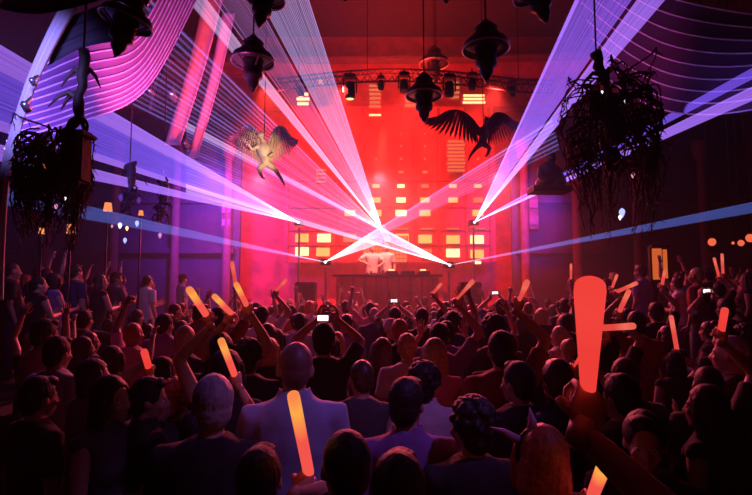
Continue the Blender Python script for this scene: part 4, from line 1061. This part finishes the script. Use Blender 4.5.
HN = {'short': 'short-haired', 'cropped': 'crop-haired', 'long': 'long-haired', 'bob': 'bob-haired', 'curly': 'curly-haired', 'bun': 'bun-haired', 'ponytail': 'ponytailed'}
POSE = {'idle': 'arms down', 'idle_l': 'facing left', 'idle_r': 'facing right', 'woman': 'back turned', 'woman_t': 'turned right', 'arm_r': 'hand up', 'arm_l': 'fist up', 'both': 'arms up', 'clap': 'hands raised', 'point': 'reaching up'}
from collections import defaultdict
G = defaultdict(list)
for rec in SPOT:
    o, px, y, zone, hair, hc, top, pose, cap = rec
    sex = 'woman' if pose in ('woman', 'woman_t', 'both', 'point') else 'person'
    lab = f"{HN[hair]} {hc} {sex} in {top}{' cap and' if cap else ''} top, {POSE[pose]}, {zone_text(zone, px, y)}"
    if cap: lab = lab.replace(f'in {top} cap and top', f'in {top} top and cap')
    G[lab].append(rec)
ORD = {2: ['left of two', 'right of two'], 3: ['left of three', 'middle of three', 'right of three']}
for lab, rs in G.items():
    if len(rs) in ORD:
        for rec, o_ in zip(sorted(rs, key=lambda r: r[1]), ORD[len(rs)]): rec[0]['label'] = lab + ', ' + o_
    else:
        for rec in rs: rec[0]['label'] = lab
    for rec in rs: rec[0]['group'] = {'left': 'people on the left terrace', 'right': 'people on the right terrace'}.get(rec[3], 'dancers packed on the floor before the stage')
print('PEOPLE', len(PEOPLE))
# ------------------------------------------------------------------ light and air
RED = (1, .04, .03); DEEP = (1, .02, .05); PINK = (1, .10, .16); PUR = (.40, .10, 1); BLUE = (.12, .10, 1); MAG = (.9, .08, .5)
# washes on the truss: down on the stage and out over the dancers
for x, tx in ((-3.0, -2.2), (-.9, -.5), (.9, .8), (3.2, 2.6)):
    light('stage_wash', 'SPOT', (x, 12.3, 7.3), (tx, 16.8, 4.8), RED, 3100, .15, 110, .9)
for x, tx in ((-3.2, -2.4), (.1, 0), (3.4, 2.4)):
    light('crowd_wash', 'SPOT', (x, 13.2, 5.2), (tx, 8.0, 1.4), PINK, 2400, .12, 58, .9)
light('stage_floor_glow', 'AREA', (.4, 13.4, 4.6), (.4, 11.5, 0), (1, .06, .06), 420, 3)
light('booth_light', 'SPOT', (.2, 12.6, 6.4), (0, 13.9, 2.8), (1, .55, .22), 900, .1, 24, .5)
light('ceiling_red', 'AREA', (.5, 14.2, 7.6), (.5, 15, 12), RED, 420, 3)
light('violet_wall_left', 'SPOT', (-4.2, 12.0, 5.0), (-5.2, 16, 4.2), (.20, .05, 1), 3600, .3, 80, .9)
light('violet_wall_right', 'SPOT', (4.6, 12.0, 4.4), (4.8, 16, 4.3), (.16, .05, 1), 1700, .3, 55, .9)
light('canopy_blue', 'SPOT', (-3.4, 3.8, 2.9), (-4.6, 6.0, 5.2), (.25, .10, 1), 1000, .1, 100, .8)
light('canopy_pink', 'SPOT', (-2.2, 6.2, 3.6), (-3.4, 7.0, 6.4), (.9, .08, .40), 760, .1, 90, .8)
light('ribbon_red', 'SPOT', (-1.5, 7.2, 4.2), (-3.6, 9, 6), (1, .07, .04), 800, .1, 50, .7)
light('canopy_right', 'SPOT', (2.2, 5.4, 3.6), (3.5, 7.4, 5.3), (.8, .08, .5), 280, .1, 50, .9)
light('canopy_right_blue', 'SPOT', (4.6, 5.5, 4.0), (5.0, 6.9, 4.8), (.2, .12, 1), 25, .1, 70, .9)
light('column_blue', 'SPOT', (-2.1, 2.7, 3.6), (-2.7, 3.6, 3.7), (.30, .24, 1), 150, .05, 70, .8)
light('overhead_violet', 'SPOT', (2.2, .9, 5.5), (-.1, 2.5, 1.4), (.48, .17, .95), 210, .1, 25, .9)
light('overhead_violet_left', 'SPOT', (-2.4, 4.5, 6.5), (-1.1, 2.5, 1.4), (.5, .12, .9), 45, .2, 24, .9)
light('statue_gold', 'SPOT', (-1.2, 7.6, 4.2), (-2.25, 9.5, 4.8), (1, .65, .3), 330, .05, 24, .6)
light('terrace_red_left', 'SPOT', (-3.8, 12.8, 5.2), (-6.0, 8, 2), (1, .06, .14), 170, .2, 60, .9)
light('terrace_red_right', 'SPOT', (4.5, 12.8, 5.2), (6.0, 8, 2), (1, .06, .08), 60, .2, 60, .9)
# club haze
w = bpy.data.worlds.new('club_air'); SC.world = w; w.use_nodes = True; nt = w.node_tree
nt.nodes['Background'].inputs[0].default_value = (0, 0, 0, 1); nt.nodes['Background'].inputs[1].default_value = 0
vs = nt.nodes.new('ShaderNodeVolumeScatter'); vs.inputs['Color'].default_value = (1, 1, 1, 1); vs.inputs['Anisotropy'].default_value = .2
ge = nt.nodes.new('ShaderNodeNewGeometry'); sx = nt.nodes.new('ShaderNodeSeparateXYZ'); nt.links.new(ge.outputs['Position'], sx.inputs[0])
mr = nt.nodes.new('ShaderNodeMapRange'); mr.inputs['From Min'].default_value = 6.0; mr.inputs['From Max'].default_value = 13.0
mr.inputs['To Min'].default_value = .002; mr.inputs['To Max'].default_value = .028      # haze thinned towards the viewer so its lit veil leaves the foreground dark
nt.links.new(sx.outputs['Y'], mr.inputs['Value']); nt.links.new(mr.outputs[0], vs.inputs['Density'])
nt.links.new(vs.outputs[0], nt.nodes['World Output'].inputs['Volume'])
w.cycles.volume_step_size = 1.0; SC.cycles.volume_max_steps = 64
c = SC.cycles
c.transparent_max_bounces = 64; c.max_bounces = 4; c.diffuse_bounces = 2; c.glossy_bounces = 2; c.transmission_bounces = 4; c.volume_bounces = 0
c.sample_clamp_indirect = 2; c.sample_clamp_direct = 0; c.use_denoising = True
try: c.denoiser = 'OPENIMAGEDENOISE'
except Exception: pass
c.caustics_reflective = False; c.caustics_refractive = False
vsn = SC.view_settings; SC.display_settings.display_device = 'sRGB'; vsn.view_transform = 'Standard'; vsn.look = 'None'; vsn.exposure = 0; vsn.gamma = 1; vsn.use_curve_mapping = False
